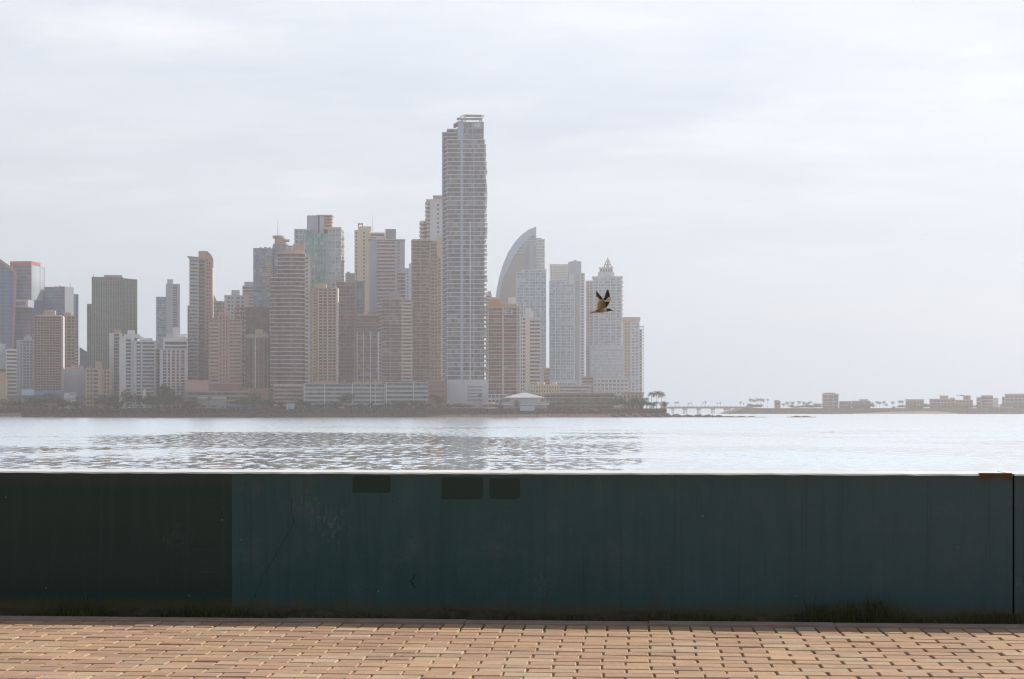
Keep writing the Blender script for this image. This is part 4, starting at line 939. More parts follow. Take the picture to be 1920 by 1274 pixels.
mb = MB(); mb.box(b.X(1206.4), b.X(1207.2), 3.4, 4.6, 0, b.Z(613)); b.part('column', mb, P_PALE); b.solid('pergola', 1199, 1208, 611.5, 613.2, P_PALE, dy=2.6, d=14)
# --- low buildings along the shore
b = Bd('apartment_building', 'long white low rise of framed balcony bays left of the brown block by the shore', 686, 1428)
b.block(571, 722, 720, g=G_GREY, sl=P_PALE, d=12, pitch=7.6, st=.16, sp=1.0, rail=P_RAIL, piers=[(571,572.6),(608,609.4),(660,661.6),(694,695.4),(703,704.2),(720.4,722)], pm=P_WHITE, pp=1.2)
b.block(724, 800, 717.5, g=G_GREY, sl=P_PALE, d=12, dy=-2, pitch=8, st=.16, sp=1.2, rail=P_RAIL, piers=[(724,725.6),(775,776.4)], pm=P_WHITE, pp=1.2)
b.solid('penthouse', 586, 630, 715.5, 719.8, P_PINK, dy=3, d=7); b.solid('penthouse', 660, 716, 716, 719.8, P_TAN, dy=3, d=7); b.clutter(572,800,717.5,2,8,33,P_GREY,9,2)
b = Bd('office_building', 'plain brown cube by the shore left of the pale blank podium', 819, 1430)
b.solid('wall', 800.5, 837, 716, None, P_BROWN, d=14); b.solid('roof_edge', 800, 837.4, 714.6, 715.8, P_SLABD, dy=-.4, d=14.8)
for i in range(3): b.solid('window_band', 804, 834, 724+i*9, 726.4+i*9, G_DARK, dy=-.1, d=.08)
b.clutter(803,834,714.6,2,9,3,P_GREY,5,2)
b = Bd('terrace_building', 'low stepped grey brown terraces at the foot of the slim and pink towers', 410, 1428)
b.block(352, 465, 733, g=G_DARK, sl=P_SLABD, d=14, pitch=7.5, st=.4, sp=1.4, sname='terrace')
b.solid('upper_terrace', 346, 392, 713, 733, P_PINK, dy=4, d=9); b.solid('upper_terrace', 392.4, 452, 717, 720, P_SLABD, dy=3, d=10); b.solid('terrace_core', 394, 450, 720.2, 732.6, P_BROWN, dy=4, d=8)
b.solid('front_step', 368, 425, 742, None, P_GREY, dy=-4, d=2.4); b.solid('ramp_wall', 452.4, 506, 728, None, P_BROWN, dy=5, d=7); b.solid('white_ledge', 372, 424, 745, 747.5, P_PALE, dy=-4.4, d=.3)
b = Bd('pavilion', 'white waterside pavilion with wide shallow hipped roof and arched windows', 985, 1418)
b.solid('wall', 957, 1012, 747, None, P_WHITE, dy=1, d=12)
mb = MB(); xa, xb = b.X(944), b.X(1022); c = (xa+xb)/2; z0 = b.Z(747); z1 = b.Z(736.5)
mb.prism([(xa,-2),(xb,-2),(xb,16),(xa,16)], z0, z0+.5); mb.prism([(xa-.2,-2.2),(xb+.2,-2.2),(xb+.2,16.2),(xa-.2,16.2)], z0+.5, z1, [(c-1.4,6),(c+1.4,6),(c+1.4,8),(c-1.4,8)]); b.part('hipped_roof', mb, P_PALE)
for i in range(5):
    mb = MB(); x_ = b.X(965+i*9.5); pts = [(x_-1.1,.4),(x_+1.1,.4)]+[(x_+1.1*math.cos(a*.5236), 2.6+1.2*math.sin(a*.5236)) for a in range(0,7)]; mb.xzprism(pts, .86, .98); b.part('arched_window', mb, G_BLUE)
for i in range(9): mb = MB(); mb.box(b.X(946)+i*4.2, b.X(946)+i*4.2+.35, -1.4, -1.05, -2, z0); b.part('column', mb, P_WHITE)
b.solid('terrace', 940, 1030, 757.5, 760, P_PALE, dy=-5, d=18); b.solid('terrace_rail', 941, 1029, 754.6, 757.3, P_RAIL, dy=-4.8, d=.25); b.solid('terrace_base', 944, 1026, 760.2, 768, P_GREY, dy=-4.4, d=17); b.solid('steps', 975, 1003, 762, 771, P_PALE, dy=-7, d=2.4)
b = Bd('restaurant', 'white two level terrace with glass railings left of the hip roofed pavilion', 932, 1424)
b.block(914, 951, 740, 757, g=G_GREY, sl=P_PALE, d=10, pitch=8, st=.18, sp=.9, rail=P_RAIL, piers=6, pw=.4, pp=.8, pm=P_WHITE); b.solid('base', 914, 951, 757.2, 766, P_GREY, dy=.4, d=9)
b = Bd('kiosk', 'small round kiosk with flat cream disc roof on the shore edge', 918, 1411, gz=GZ-2.2)
b.solid('drum', 906, 932, 759, None, G_GREY, dy=1, d=10, fp='round'); b.solid('roof', 900, 936, 756, 758.8, P_CREAM, dy=-1, d=13, fp='round'); b.solid('roof_top', 908, 928, 754.6, 756, P_CREAM, dy=2, d=7, fp='round'); b.solid('counter', 904, 934, 764, 766.4, P_PALE, dy=.2, d=11, fp='round')
b = Bd('office_building', 'long brown low building of open parking levels below the blue glass towers', 1084, 1436)
b.block(1019, 1151, 738, g=G_DARK, sl=P_SLABD, d=16, pitch=7, st=.3, sp=.7, piers=12, pw=.6, pp=.2, pm=P_BROWN); b.solid('roof', 1017, 1153, 735.8, 738, P_SLAB, dy=-1.4, d=18); b.clutter(1024,1148,735.8,3,12,13,P_GREY,8,1.6)
b = Bd('apartment_building', 'cream low rise with small square windows behind the hip roofed pavilion', 1022, 1470)
b.block(993, 1050, 721, g=G_GREY, sl=P_CREAM, d=14, pitch=7.5, st=.5, sp=.2, piers=12, pw=1.3, pp=.35, pm=P_CREAM); b.solid('rooftop_box', 983, 993, 722, None, P_PALE, dy=1, d=9); b.clutter(996,1046,721,2,10,23,P_CREAM,6,1.8)
b = Bd('apartment_building', 'pale small block in the dip left of the gridded blue glass tower', 1055, 1620)
b.block(1020, 1031, 690, g=G_BROWN, sl=P_TAN, d=12, pitch=6.5, st=.5, sp=.3); b.block(1036, 1108, 722, g=G_GREY, sl=P_PALE, d=12, pitch=6.5, st=.55, sp=.3)
b = Bd('villa', 'beige low villa under the rightmost tower beside dark trees', 1186, 1440)
b.block(1166, 1206, 738, g=G_DARK, sl=P_CREAM, d=12, pitch=9, st=.4, sp=.3, piers=6, pw=1.6, pp=.4, pm=P_CREAM); b.solid('roof', 1164, 1208, 736, 738, P_TAN, dy=-1, d=14)
b = Bd('apartment_building', 'pinkish low block behind the spire tower base', 1101, 1700)
b.block(1092, 1112, 706, g=G_BROWN, sl=P_PINK, d=12, pitch=6, st=.5, sp=.3)
b = Bd('billboard', 'long blue hoarding in front of the balcony grid tower', 76, 1424)
b.solid('board', 40, 63.6, 730.5, 741.5, P_PALEB, d=.5, label='paler blue left panel'); b.solid('board', 64, 122, 732.5, 741, P_BLUE, d=.5)
for i in range(9): b.solid('post', 42+i*9.4, 43+i*9.4, 741.2, None, P_STEEL, dy=.6, d=.5)
b = Bd('stair_tower', 'small white zigzag stair ramp standing among shoreline trees', 137, 1420)
b.solid('wall', 120, 133, 737, None, P_PALE, dy=2, d=8)
mb = MB()
for i in range(5):
    y0 = 757-i*4.6; mb = MB(); a, c_ = ((133,142) if i % 2 else (142,133)); 
    mb.xzprism([(b.X(133),b.Z(y0-(1.6 if i%2 else 3.4))),(b.X(142.5),b.Z(y0-(3.4 if i%2 else 1.6))),(b.X(142.5),b.Z(y0)),(b.X(133),b.Z(y0+(1.4 if i%2 else -1.4)))], 0, 3); b.part('ramp', mb, P_WHITE)
b = Bd('service_building', 'long low flat roofed sheds behind the trees at far left', 60, 1432)
b.solid('wall', 15, 120, 744, None, P_GREY, d=10); b.solid('roof', 13, 122, 742, 744, P_SLABD, dy=-.8, d=12)
for i in range(8): b.solid('opening', 20+i*12.4, 27+i*12.4, 747, 755, G_DARK, dy=-.12, d=.1)
b = Bd('fence', 'low blue fence panels along the shore road left of the curved tower', 463, 1419)
b.solid('panel', 428, 505, 757.5, 763, P_BLUE, d=.15)
for i in range(12): b.solid('post', 428+i*7, 428.6+i*7, 756.8, None, P_STEEL, dy=.18, d=.15)
b = Bd('hut', 'small pale box hut below the curved tower on the shore rocks', 544, 1412, gz=GZ-3)
b.solid('wall', 537, 552, 758, None, P_PALEB, d=4); b.solid('roof', 536.4, 552.6, 757, 758, P_PALE, dy=-.3, d=4.6); b.solid('door', 541, 544, 762, 769, P_GREY, dy=-.08, d=.06)
# white car / sail like structures on the left road
b = Bd('kiosk', 'small white tapered booth beside trees left of the dark round tree', 270, 1419)
mb = MB(); x0, x1 = b.X(266), b.X(274); mb.prism([(x0,0),(x1,0),(x1,4),(x0,4)], 0, b.Z(730), [(x0+1.4,1),(x1-.4,1),(x1-.4,3),(x0+1.4,3)]); b.part('booth', mb, P_WHITE); b.solid('opening', 268.5, 271.5, 750, 758, G_DARK, dy=-.02, d=.1)
# ------------------------------------------------------------------ causeway, its houses
CY = 2650; CG = 8.5
b = Bd('house', 'tall square four storey house standing highest on the causeway', 1557, CY+25, gz=CG)
b.block(1542, 1572, 740, g=G_BROWN, sl=P_SLAB, d=18, pitch=6.4, st=.25, sp=.9, piers=[(1542,1543),(1552,1553),(1562,1563),(1571,1572)], pm=P_SLAB, pp=.8); b.solid('roof', 1541, 1573.5, 738.5, 740, P_SLAB, dy=-1.2, d=20); b.solid('rooftop_box', 1544, 1566, 736.6, 738.5, P_GREY, dy=4, d=9)
b = Bd('house', 'low grey villa with white divider right of the tall square house', 1586, CY+22, gz=CG)
b.block(1573.5, 1597, 752.5, g=G_BROWN, sl=P_SLAB, d=14, pitch=6.6, st=.22, sp=.6, piers=[(1595.6,1597)], pm=P_PALE, pp=.7)
b = Bd('house', 'low villa with pale upper box half hidden by shrubs on the causeway', 1614, CY+24, gz=CG)
b.block(1598, 1632, 752, g=G_BROWN, sl=P_SLABD, d=14, pitch=7, st=.3, sp=.5); b.solid('upper_box', 1611, 1628, 749, 751.8, P_LAV, dy=2, d=9)
b = Bd('house', 'flat roofed two storey house behind round shrubs right of the causeway palms', 1715, CY+24, gz=CG)
b.block(1698, 1732, 750.5, g=G_BROWN, sl=P_SLAB, d=16, pitch=7.5, st=.3, sp=.5, piers=6, pw=.8, pp=.5, pm=P_SLAB); b.solid('roof', 1697, 1732.6, 749, 750.4, P_SLAB, dy=-1, d=18)
b = Bd('house', 'apartment villa with flat roof slabs and recessed upper storey', 1769, CY+26, gz=CG)
b.block(1743, 1790, 748, g=G_BROWN, sl=P_SLAB, d=16, pitch=6, st=.28, sp=.6, piers=8, pw=.9, pp=.5, pm=P_PINK); b.solid('upper_storey', 1762, 1778, 743, 747.8, P_PINK, dy=2, d=10); b.solid('roof', 1760, 1779, 742, 743, P_SLAB, dy=.5, d=13); b.solid('upper_storey', 1781, 1790, 746, 747.8, P_SLAB, dy=2, d=10)
b = Bd('house', 'villa with long thin cantilevered roof plate on the causeway', 1807, CY+30, gz=CG)
b.block(1790.5, 1824, 750, g=G_BROWN, sl=P_SLAB, d=14, pitch=6.4, st=.3, sp=.5, piers=6, pw=.9, pp=.5, pm=P_SLAB); b.solid('upper_storey', 1806, 1820, 743.2, 749.8, P_PINK, dy=2, d=10); b.solid('roof', 1793, 1820.5, 741.8, 743.2, P_SLAB, dy=0, d=13); b.solid('rooftop_box', 1800, 1807, 740.6, 741.8, P_GREY, dy=3, d=6)
b = Bd('house', 'round fronted tower house near the right end of the causeway', 1850, CY+18, gz=CG)
b.block(1840, 1862, 743, g=G_BROWN, sl=P_PINK, d=18, fp='round', pitch=6.6, st=.35, sp=.5); b.solid('roof', 1839, 1862, 741.5, 743, P_SLAB, dy=-.8, d=20, fp='round'); b.block(1831, 1839.6, 745, g=G_BROWN, sl=P_SLAB, d=12, dy=3, pitch=6.6, st=.3, sp=.4); b.solid('annex', 1862.4, 1872, 746.5, None, P_PALE, dy=4, d=9)
b = Bd('house', 'grey slab villa cut by the right frame edge on the causeway', 1902, CY+28, gz=CG)
b.block(1879, 1884, 744, g=G_BROWN, sl=P_SLAB, d=14, dy=2, pitch=6.4, st=.3, sp=.4)
b.block(1884.4, 1940, 740, g=G_BROWN, sl=P_SLAB, d=18, pitch=6.4, st=.28, sp=.6, piers=8, pw=1.2, pp=.5, pm=P_SLABD); b.solid('roof', 1883, 1942, 738.6, 740, P_SLAB, dy=-1, d=20)
b = Bd('house', 'low shed with bright white roof edge near the right end of the causeway', 1866, CY+8, gz=CG)
b.solid('wall', 1862, 1900, 763, None, P_LAV, d=6); b.solid('roof', 1860, 1876, 760.4, 762, P_WHITE, dy=-.6, d=7); b.solid('roof_deck', 1876.4, 1900, 761.4, 763, P_GREY, dy=-.4, d=6.8)
b = Bd('house', 'small boxy lookout at the left end of the causeway wall', 1458, CY+20, gz=CG)
b.solid('wall', 1452, 1463.5, 753.5, None, P_PINK, d=10); b.solid('roof', 1451, 1464, 752, 753.4, P_SLABD, dy=-.6, d=11); b.solid('window', 1455, 1461, 756, 758.6, G_DARK, dy=-.1, d=.08); b.solid('rooftop_box', 1453, 1460, 750.6, 752, P_SLABD, dy=2, d=5)
b = Bd('house', 'tiny dark hut between the causeway palms', 1676, CY+12, gz=CG)
b.solid('wall', 1672.5, 1679, 763.6, None, P_GREY, d=5); b.solid('roof', 1672, 1679.6, 762.8, 763.5, P_DBROWN, dy=-.3, d=5.6)
# ------------------------------------------------------------------ causeway and bridge
def prof_cw(p):
    return [(2638+2*math.sin(p*.05),-1),(2640,.4),(2643,4.2),(2645.5,CG-.6),(2646,CG+.35),(2647,CG+.35),(2647.2,CG),(2790,CG),(2791,-1)]
cw = shore_strip('causeway', [1401+i*3 for i in range(0, 236)], prof_cw, landmat('causeway_stone', (.11,.068,.058), (.17,.115,.10), .25), 41, .22); tag(cw, kind='structure')
mb = MB(); k = 2646
mb.add([(wx(1364,k),2641,-.5),(wx(1401,k),2638,-.5),(wx(1401,k),2646,CG+.2),(wx(1372,k),2648,2.2),(wx(1364,k),2785,-.5),(wx(1401,k),2785,CG)], [(0,1,2,3),(0,3,5,4),(3,2,5)])
tag(mb.build('causeway', M_ROCK), kind='structure')
tag(shore_strip('beach', [1600+i*4 for i in range(0, 50)], lambda p: (lambda e: [(2612-6*e,-.6),(2625,.2+.3*e),(2636,.5+1.6*e),(2641.2,1.0+3.6*e),(2642.3,.8+3.7*e)])(max(0,math.sin(math.pi*min(1,max(0,(p-1600)/196))**1.5))), M_SAND, 44, .15), kind='structure')
br = Bd('bridge', 'low concrete road bridge on paired piers joining the point to the causeway', 1328, 2655, gz=0)
Zb = lambda py: HC+(HZ-py)*2655/F
mb = MB(); mb.box(br.X(1238), br.X(1412), 0, 14, Zb(766.4), Zb(764)); br.part('deck', mb, P_GREY)
mb = MB(); mb.box(br.X(1238), br.X(1412), -.25, .1, Zb(764.2), Zb(762.7)); br.part('parapet', mb, P_SLAB)
mb = MB(); mb.box(br.X(1238), br.X(1412), 13.9, 14.2, Zb(764.2), Zb(762.7)); br.part('parapet', mb, P_SLAB)
for pc, wds in ((1259.5,(0,2.4)),(1281,(0,2.3,5.6)),(1307.5,(0,2.1,4.6)),(1333.6,(0,2.5,5.2)),(1357.8,(0,2.6,5.2,7.6,9.8))):
    mb = MB(); mb.box(br.X(pc-1.6), br.X(pc+wds[-1]+2.4), 1, 13, Zb(768.6), Zb(766.5)); cap = br.part('pier_cap', mb, P_SLAB)
    for d_ in wds: mb = MB(); mb.tube([(br.X(pc+d_+.4),3,-2),(br.X(pc+d_+.4),3,Zb(768))], .55, 8); br.part('pier', mb, P_SLAB)
q = random.Random(71)
for i in range(26):
    p = 1244+i*6.3+q.uniform(-2.2,2.2); hgt = q.uniform(1.2,2.3); mb = MB(); x_ = br.X(p)
    mb.box(x_-.32, x_+.32, -.3, .25, Zb(762.7)+.004, Zb(762.7)+hgt*.7); mb.box(x_-.22, x_+.22, -.2, .15, Zb(762.7)+hgt*.7, Zb(762.7)+hgt)
    br.part('parapet_post', mb, P_DBROWN)

# ------------------------------------------------------------------ trees
LEAF_A = leafmat('foliage_dark', (.042,.058,.018), (.115,.13,.045), .6, .4)
LEAF_B = leafmat('foliage_light', (.075,.10,.025), (.19,.20,.065), .6, .4)
LEAF_C = leafmat('foliage_olive', (.095,.098,.030), (.21,.195,.072), .6, .4)
BARK = paint('bark', (.12,.085,.06), .95, .3)
def crown_mesh(seed, mat, n=460):
    """unit crown, 1 m tall and about 1 m wide: leaf clumps spread through several overlapping lobes"""
    q = random.Random(seed); mb = MB()
    lobes = [(q.uniform(-.28,.28), q.uniform(-.28,.28), q.uniform(.38,.74), q.uniform(.16,.27)) for _ in range(9)]
    for i in range(n):
        lx, ly, lz, r = q.choice(lobes)
        d = Vector((q.gauss(0,1), q.gauss(0,1), q.gauss(0,1))).normalized()*r*q.random()**.35
        c = Vector((lx+d.x, ly+d.y, max(.12, lz+d.z*.85)))
        nn = Vector((q.gauss(0,1), q.gauss(0,1), q.gauss(0,1)+.5)).normalized(); u = nn.orthogonal().normalized(); v = nn.cross(u)
        s_ = q.uniform(.022,.055); a = q.uniform(0,6.28); u, v = u*math.cos(a)+v*math.sin(a), v*math.cos(a)-u*math.sin(a)
        mb.add([tuple(c-u*s_*1.5), tuple(c-v*s_*.7), tuple(c+u*s_*1.5), tuple(c+v*s_*.7)], [(0,1,2,3)])
    return mb.mesh('crown', mat)
def trunk_mesh(seed):
    q = random.Random(seed); mb = MB()
    mb.tube([(0,0,-.05),(.01,0,.2),(q.uniform(-.03,.03),0,.42),(q.uniform(-.05,.05),q.uniform(-.05,.05),.62)], [.035,.027,.02,.01], 7)
    for k in range(5):
        a = q.uniform(0,6.28); z = q.uniform(.25,.45); l = q.uniform(.2,.32)
        mb.tube([(0,0,z),(math.cos(a)*l*.5,math.sin(a)*l*.5,z+.11),(math.cos(a)*l,math.sin(a)*l,z+.25)], [.014,.009,.004], 5)
    return mb.mesh('trunk', BARK)
TK = [trunk_mesh(i) for i in range(3)]
CR = {'a':[crown_mesh(10+i, LEAF_A) for i in range(4)], 'b':[crown_mesh(20+i, LEAF_B) for i in range(3)], 'c':[crown_mesh(30+i, LEAF_C) for i in range(3)]}
tq = random.Random(77)
def tree(px, Y, pyt, pyb_w, kind, label, group=None, gz=GZ, name='tree', cat='tree', base=None):
    """px centre, top in px, width in px; stands on the ground at depth Y"""
    z1 = wz(pyt, Y); h = max(1.5, z1-gz); wd = pyb_w*Y/F
    o = tag(empty(name, (wx(px, Y), Y, gz), tq.uniform(0,6.28)), label, cat, group)
    c = link('crown', tq.choice(CR[kind]), o); c.scale = (wd/.82, wd/.82, h)
    t = link('trunk', tq.choice(TK), o); s_ = min(wd, h); t.scale = (s_, s_, h)
    return o
def frond_mesh(seed, mat, n=27, droop=1.25):
    """palm crown, about 1 m reach: arching fronds, each a rib with hanging leaflets"""
    q = random.Random(seed); mb = MB()
    for k in range(n):
        a = 6.283*k/n+q.uniform(-.2,.2); el = q.choice((1.1,.7,.35,.0))+q.uniform(-.15,.15); l = q.uniform(.8,1.05)
        dr = Vector((math.cos(a), math.sin(a), 0)); sd = Vector((-math.sin(a), math.cos(a), 0)); p = Vector((0,0,0)); e = el; S = 8; pts = []
        for i in range(S+1):
            pts.append(p.copy()); p = p+(dr*math.cos(e)+Vector((0,0,math.sin(e))))*l/S; e -= .27*droop*(0.6+i*.09)
        for i in range(S):
            wl_ = .17*math.sin(math.pi*min(1,(i+1.2)/(S+1)))**.6
            for sg in (-1, 1):
                for sub in (0,.5):
                    b0 = pts[i].lerp(pts[i+1], sub); b1 = pts[i].lerp(pts[i+1], sub+.36)
                    tip = b0+sd*sg*wl_+Vector((0,0,-wl_*q.uniform(.35,.8)))+(pts[i+1]-pts[i])*.5
                    mb.add([tuple(b0), tuple(b1), tuple(tip)], [(0,1,2)])
    return mb.mesh('crown', mat)
def ptrunk_mesh(seed):
    q = random.Random(seed); mb = MB(); l = q.uniform(-.04,.04)
    mb.tube([(0,0,-.05),(l*.3,0,.3),(l*.7,0,.65),(l,0,1.0)], [.028,.02,.018,.016], 7); return mb.mesh('trunk', BARK), l
PF = [frond_mesh(50+i, LEAF_C if i % 2 else LEAF_A) for i in range(4)]
PT = [ptrunk_mesh(60+i) for i in range(3)]
def palm(px, Y, pyt, spread, label, group=None, gz=GZ, fr=None):
    rad = spread*Y/F/2; z1 = wz(pyt, Y)-rad*.45; h = max(1.2, z1-gz)
    o = tag(empty('palm_tree', (wx(px, Y), Y, gz), tq.uniform(-.5,.5)), label, 'palm tree', group)
    tm, l = tq.choice(PT)
    t = link('trunk', tm, o); k = min(h, 9); t.scale = (k, k, h)
    c = link('crown', fr or tq.choice(PF), o, (l*k, 0, h)); c.scale = (rad, rad, rad); c.rotation_euler = (0,0,tq.uniform(0,6.28))
    return o
# prominent ones
tree(309, 1424, 711, 34, 'a', 'big dark round tree beside the brown finned white mid rise')
tree(650, 1419, 732, 25, 'a', 'dark round tree standing in front of the white low rise')
tree(1188, 1420, 739, 24, 'a', 'dark bushy tree below the rightmost skyline tower')
tree(1204, 1421, 743, 18, 'a', 'dark tree filling the gap before the palms at the point', name='tree')
tree(1155, 1424, 735, 9, 'a', 'narrow upright dark tree left of the beige low villa')
tree(1163, 1423, 736, 8, 'a', 'second narrow upright tree just before the beige low villa')
tree(246, 1420, 727, 34, 'c', 'large olive tree rising before the wide striped white block')
tree(101, 1416, 735, 36, 'c', 'broad olive tree in front of the blue hoarding')
tree(476, 1416, 732, 32, 'b', 'broad yellow green tree at the foot of the squat disc topped tower')
tree(8, 1414, 746, 20, 'c', 'yellowish bush at the left frame edge above the sand')
tree(970, 1413, 748, 13, 'b', 'small light green tree left of the pavilion arches')
tree(973, 1428, 733, 14, 'b', 'small bright green tree on the roof level behind the pavilion', gz=GZ+2)
tree(822, 1417, 737, 22, 'a', 'dark drooping tree in front of the plain brown cube')
tree(1244, 1423, 750, 16, 'a', 'small dark tree under the right palm at the tip of the point'); tree(1226, 1422, 751, 18, 'a', 'small dark tree between the palms of the trio on the point')
palm(900, 1416, 738, 15, 'single dark palm in front of the blank pale podium')
palm(1231, 1424, 732, 28, 'full crowned middle palm of the trio at the end of the point', fr=PF[0])
palm(1221, 1426, 733, 23, 'left palm with sparse drooping fronds of the trio at the point', fr=PF[2])
palm(1240, 1426, 734, 25, 'right palm of the trio at the end of the point', fr=PF[0])
palm(1212, 1424, 745, 16, 'short palm at the left foot of the trio on the point')
palm(810, 1415, 738, 16, 'dark palm at left in front of the plain brown cube'); palm(833, 1416, 741, 14, 'dark palm at right in front of the plain brown cube')
palm(366, 1416, 746, 15, 'palm before the white ledge of the stepped terraces'); palm(392, 1416, 743, 15, 'taller palm before the stepped terraces under the pink tower')
for p, y in ((146,744),(153,742),(160,745),(171,743),(178,746)): palm(p, 1414+tq.uniform(0,5), y, 13, 'small pale palm in the row below the seven storey beige block', 'palms below the beige block')
for p, y in ((205,741),(213,740),(220,743)): palm(p, 1415+tq.uniform(0,4), y, 14, 'pale palm in the short row left of the large olive tree', 'palms left of the olive tree')
for i in range(9): palm(1053+i*10.6+tq.uniform(-2,2), 1417+tq.uniform(-2,5), 747+tq.uniform(-2,3), 14, 'yellow green palm in the line before the long brown parking building', 'palms before the parking building')
# green belt
belt = [(20,50,748,'a'),(50,84,746,'c'),(110,150,748,'c'),(180,205,738,'c'),(200,232,748,'a'),(258,282,737,'c'),(282,345,738,'c'),(345,372,748,'a'),(440,470,744,'c'),(490,512,744,'a'),(520,534,752,'a'),(555,575,749,'a'),(575,640,754,'a'),(662,740,754,'a'),(740,806,752,'a'),(1010,1040,750,'c'),(1140,1172,744,'a'),(1172,1215,748,'a')]
for x0, x1, yt, kd in belt:
    p = x0+5
    while p < x1:
        tree(p, 1418+tq.uniform(-3,5), yt+tq.uniform(-3,4), tq.uniform(12,20), kd if tq.random() < .55 else tq.choice('abbc'), 'low rounded tree in the continuous green belt along the far shore', 'shoreline belt trees')
        p += tq.uniform(7.5,12)
p = 2
while p < 1246:
    if not (890 < p < 945 or 950 < p < 1032): tree(p, 1414.5+tq.uniform(-1,1.5), 761+tq.uniform(-2.5,1.5), tq.uniform(6,12), tq.choice('aacc'), 'low shrub lining the top of the rocky sea wall', 'shrubs on the sea wall', name='shrub', cat='shrub')
    p += tq.uniform(11,24)
for i in range(9): tree(842+i*5.3, 1413.8, 755.5+2*abs(i-4)/4+tq.uniform(-.6,.6), 11, 'c', 'low clipped shrub in the hedge under the blank podium', 'podium hedge shrubs', name='shrub', cat='shrub')
# causeway vegetation
for p, y, s_ in ((1266,753.5,7),(1271,753,8),(1291,755,6),(1296,755,5),(1318,754.5,5),(1323,752.6,7),(1345,755,5),(1351,754,6),(1388,752.5,8),(1394,756,5)):
    palm(p, 2663, y, s_*1.15, 'small palm standing up from the bridge deck against the sky', 'palms along the bridge', gz=CG+1.2)
for p, y in ((1408,747),(1414,748),(1420,746.5),(1426,746.5),(1431,748)): palm(p, CY+12, y, 13, 'palm in the tight clump on the mound at the causeway start', 'palms on the causeway mound', gz=CG)
palm(1439.5, CY+12, 748, 9, 'lone palm just right of the clump on the causeway mound', gz=CG)
for p, y in ((1469,756),(1476,752.5),(1486,752.5),(1498,751.5),(1507,753),(1514,754),(1519,752),(1529,755),(1536,756)):
    palm(p, CY+9+tq.uniform(0,6), y, tq.uniform(11,14), 'palm in the loose row left of the tall square causeway house', 'palms left of the square house', gz=CG)
for p, y in ((1644,752),(1649,752.5),(1657,751.5),(1662,756),(1674,752),(1687,750.5),(1692,751)):
    palm(p, CY+9+tq.uniform(0,6), y, tq.uniform(11,14), 'palm silhouetted in the open gap between causeway villas', 'palms in the causeway gap', gz=CG)
for x0, x1, yt, kd in ((1402,1432,756,'a'),(1500,1542,758,'a'),(1594,1640,754.5,'c'),(1684,1698,758,'a'),(1698,1716,755.5,'c'),(1728,1745,756,'b'),(1746,1800,757.5,'c'),(1790,1842,757,'c'),(1876,1900,755.5,'b'),(1900,1922,757.5,'c'),(1480,1500,760,'a')):
    p = x0+3
    while p < x1:
        tree(p, CY+6+tq.uniform(-2,4), yt+tq.uniform(-2,3), tq.uniform(9,14), kd, 'rounded low tree growing along the causeway top', 'causeway trees', gz=CG); p += tq.uniform(3,5.5)

# lamp posts and cars on the shore road
def lamp_post(px, pyt):
    Y = 1416; o = tag(empty('lamp_post', (wx(px,Y),Y,GZ)), 'thin grey lamp post on the shore road among the far left trees', 'lamp post', 'shore road lamp posts'); h = wz(pyt,Y)-GZ
    mb = MB(); mb.tube([(0,0,0),(0,0,h*.6),(0,0,h)], [.16,.12,.09], 6); mb.build('pole', P_STEEL, o)
    mb = MB(); mb.tube([(0,0,h),(.6,0,h+.35),(1.7,0,h+.4)], [.09,.08,.07], 5); mb.build('arm', P_STEEL, o)
    mb = MB(); mb.box(1.3,2.3,-.2,.2,h+.28,h+.42); mb.build('lamp_head', P_STEEL, o)
for p, y in ((33,736),(68,738),(89,737),(160,741),(322,739),(428,740)): lamp_post(p, y)
def car(px, mat, label):
    Y = 1412.9; o = tag(empty('parked_car', (wx(px,Y),Y+2,GZ)), label, 'car')
    mb = MB(); mb.xzprism([(-2.1,.35),(2.1,.35),(2.15,.75),(1.9,.95),(1.0,1.0),(-1.9,1.0),(-2.15,.8)], -.85, .85); mb.build('body', mat, o)
    mb = MB(); mb.xzprism([(-1.7,.98),(.95,.98),(.45,1.5),(-1.25,1.5)], -.75, .75); mb.build('cabin', G_DARK, o)
    for x_ in (-1.3, 1.3):
        for y_ in (-.88, .7):
            mb = MB(); mb.xzprism([(x_+.34*math.cos(k*.5236), .34+.34*math.sin(k*.5236)) for k in range(12)], y_, y_+.2); mb.build('wheel', P_DBROWN, o)
car(241, P_WHITE, 'white car on the shore road below the large olive tree'); car(263, P_GREY, 'grey car on the shore road beside the small tapered booth'); car(278, P_WHITE, 'white car on the shore road right of the small tapered booth'); car(640, P_PALEB, 'pale blue car on the shore road before the white low rise')

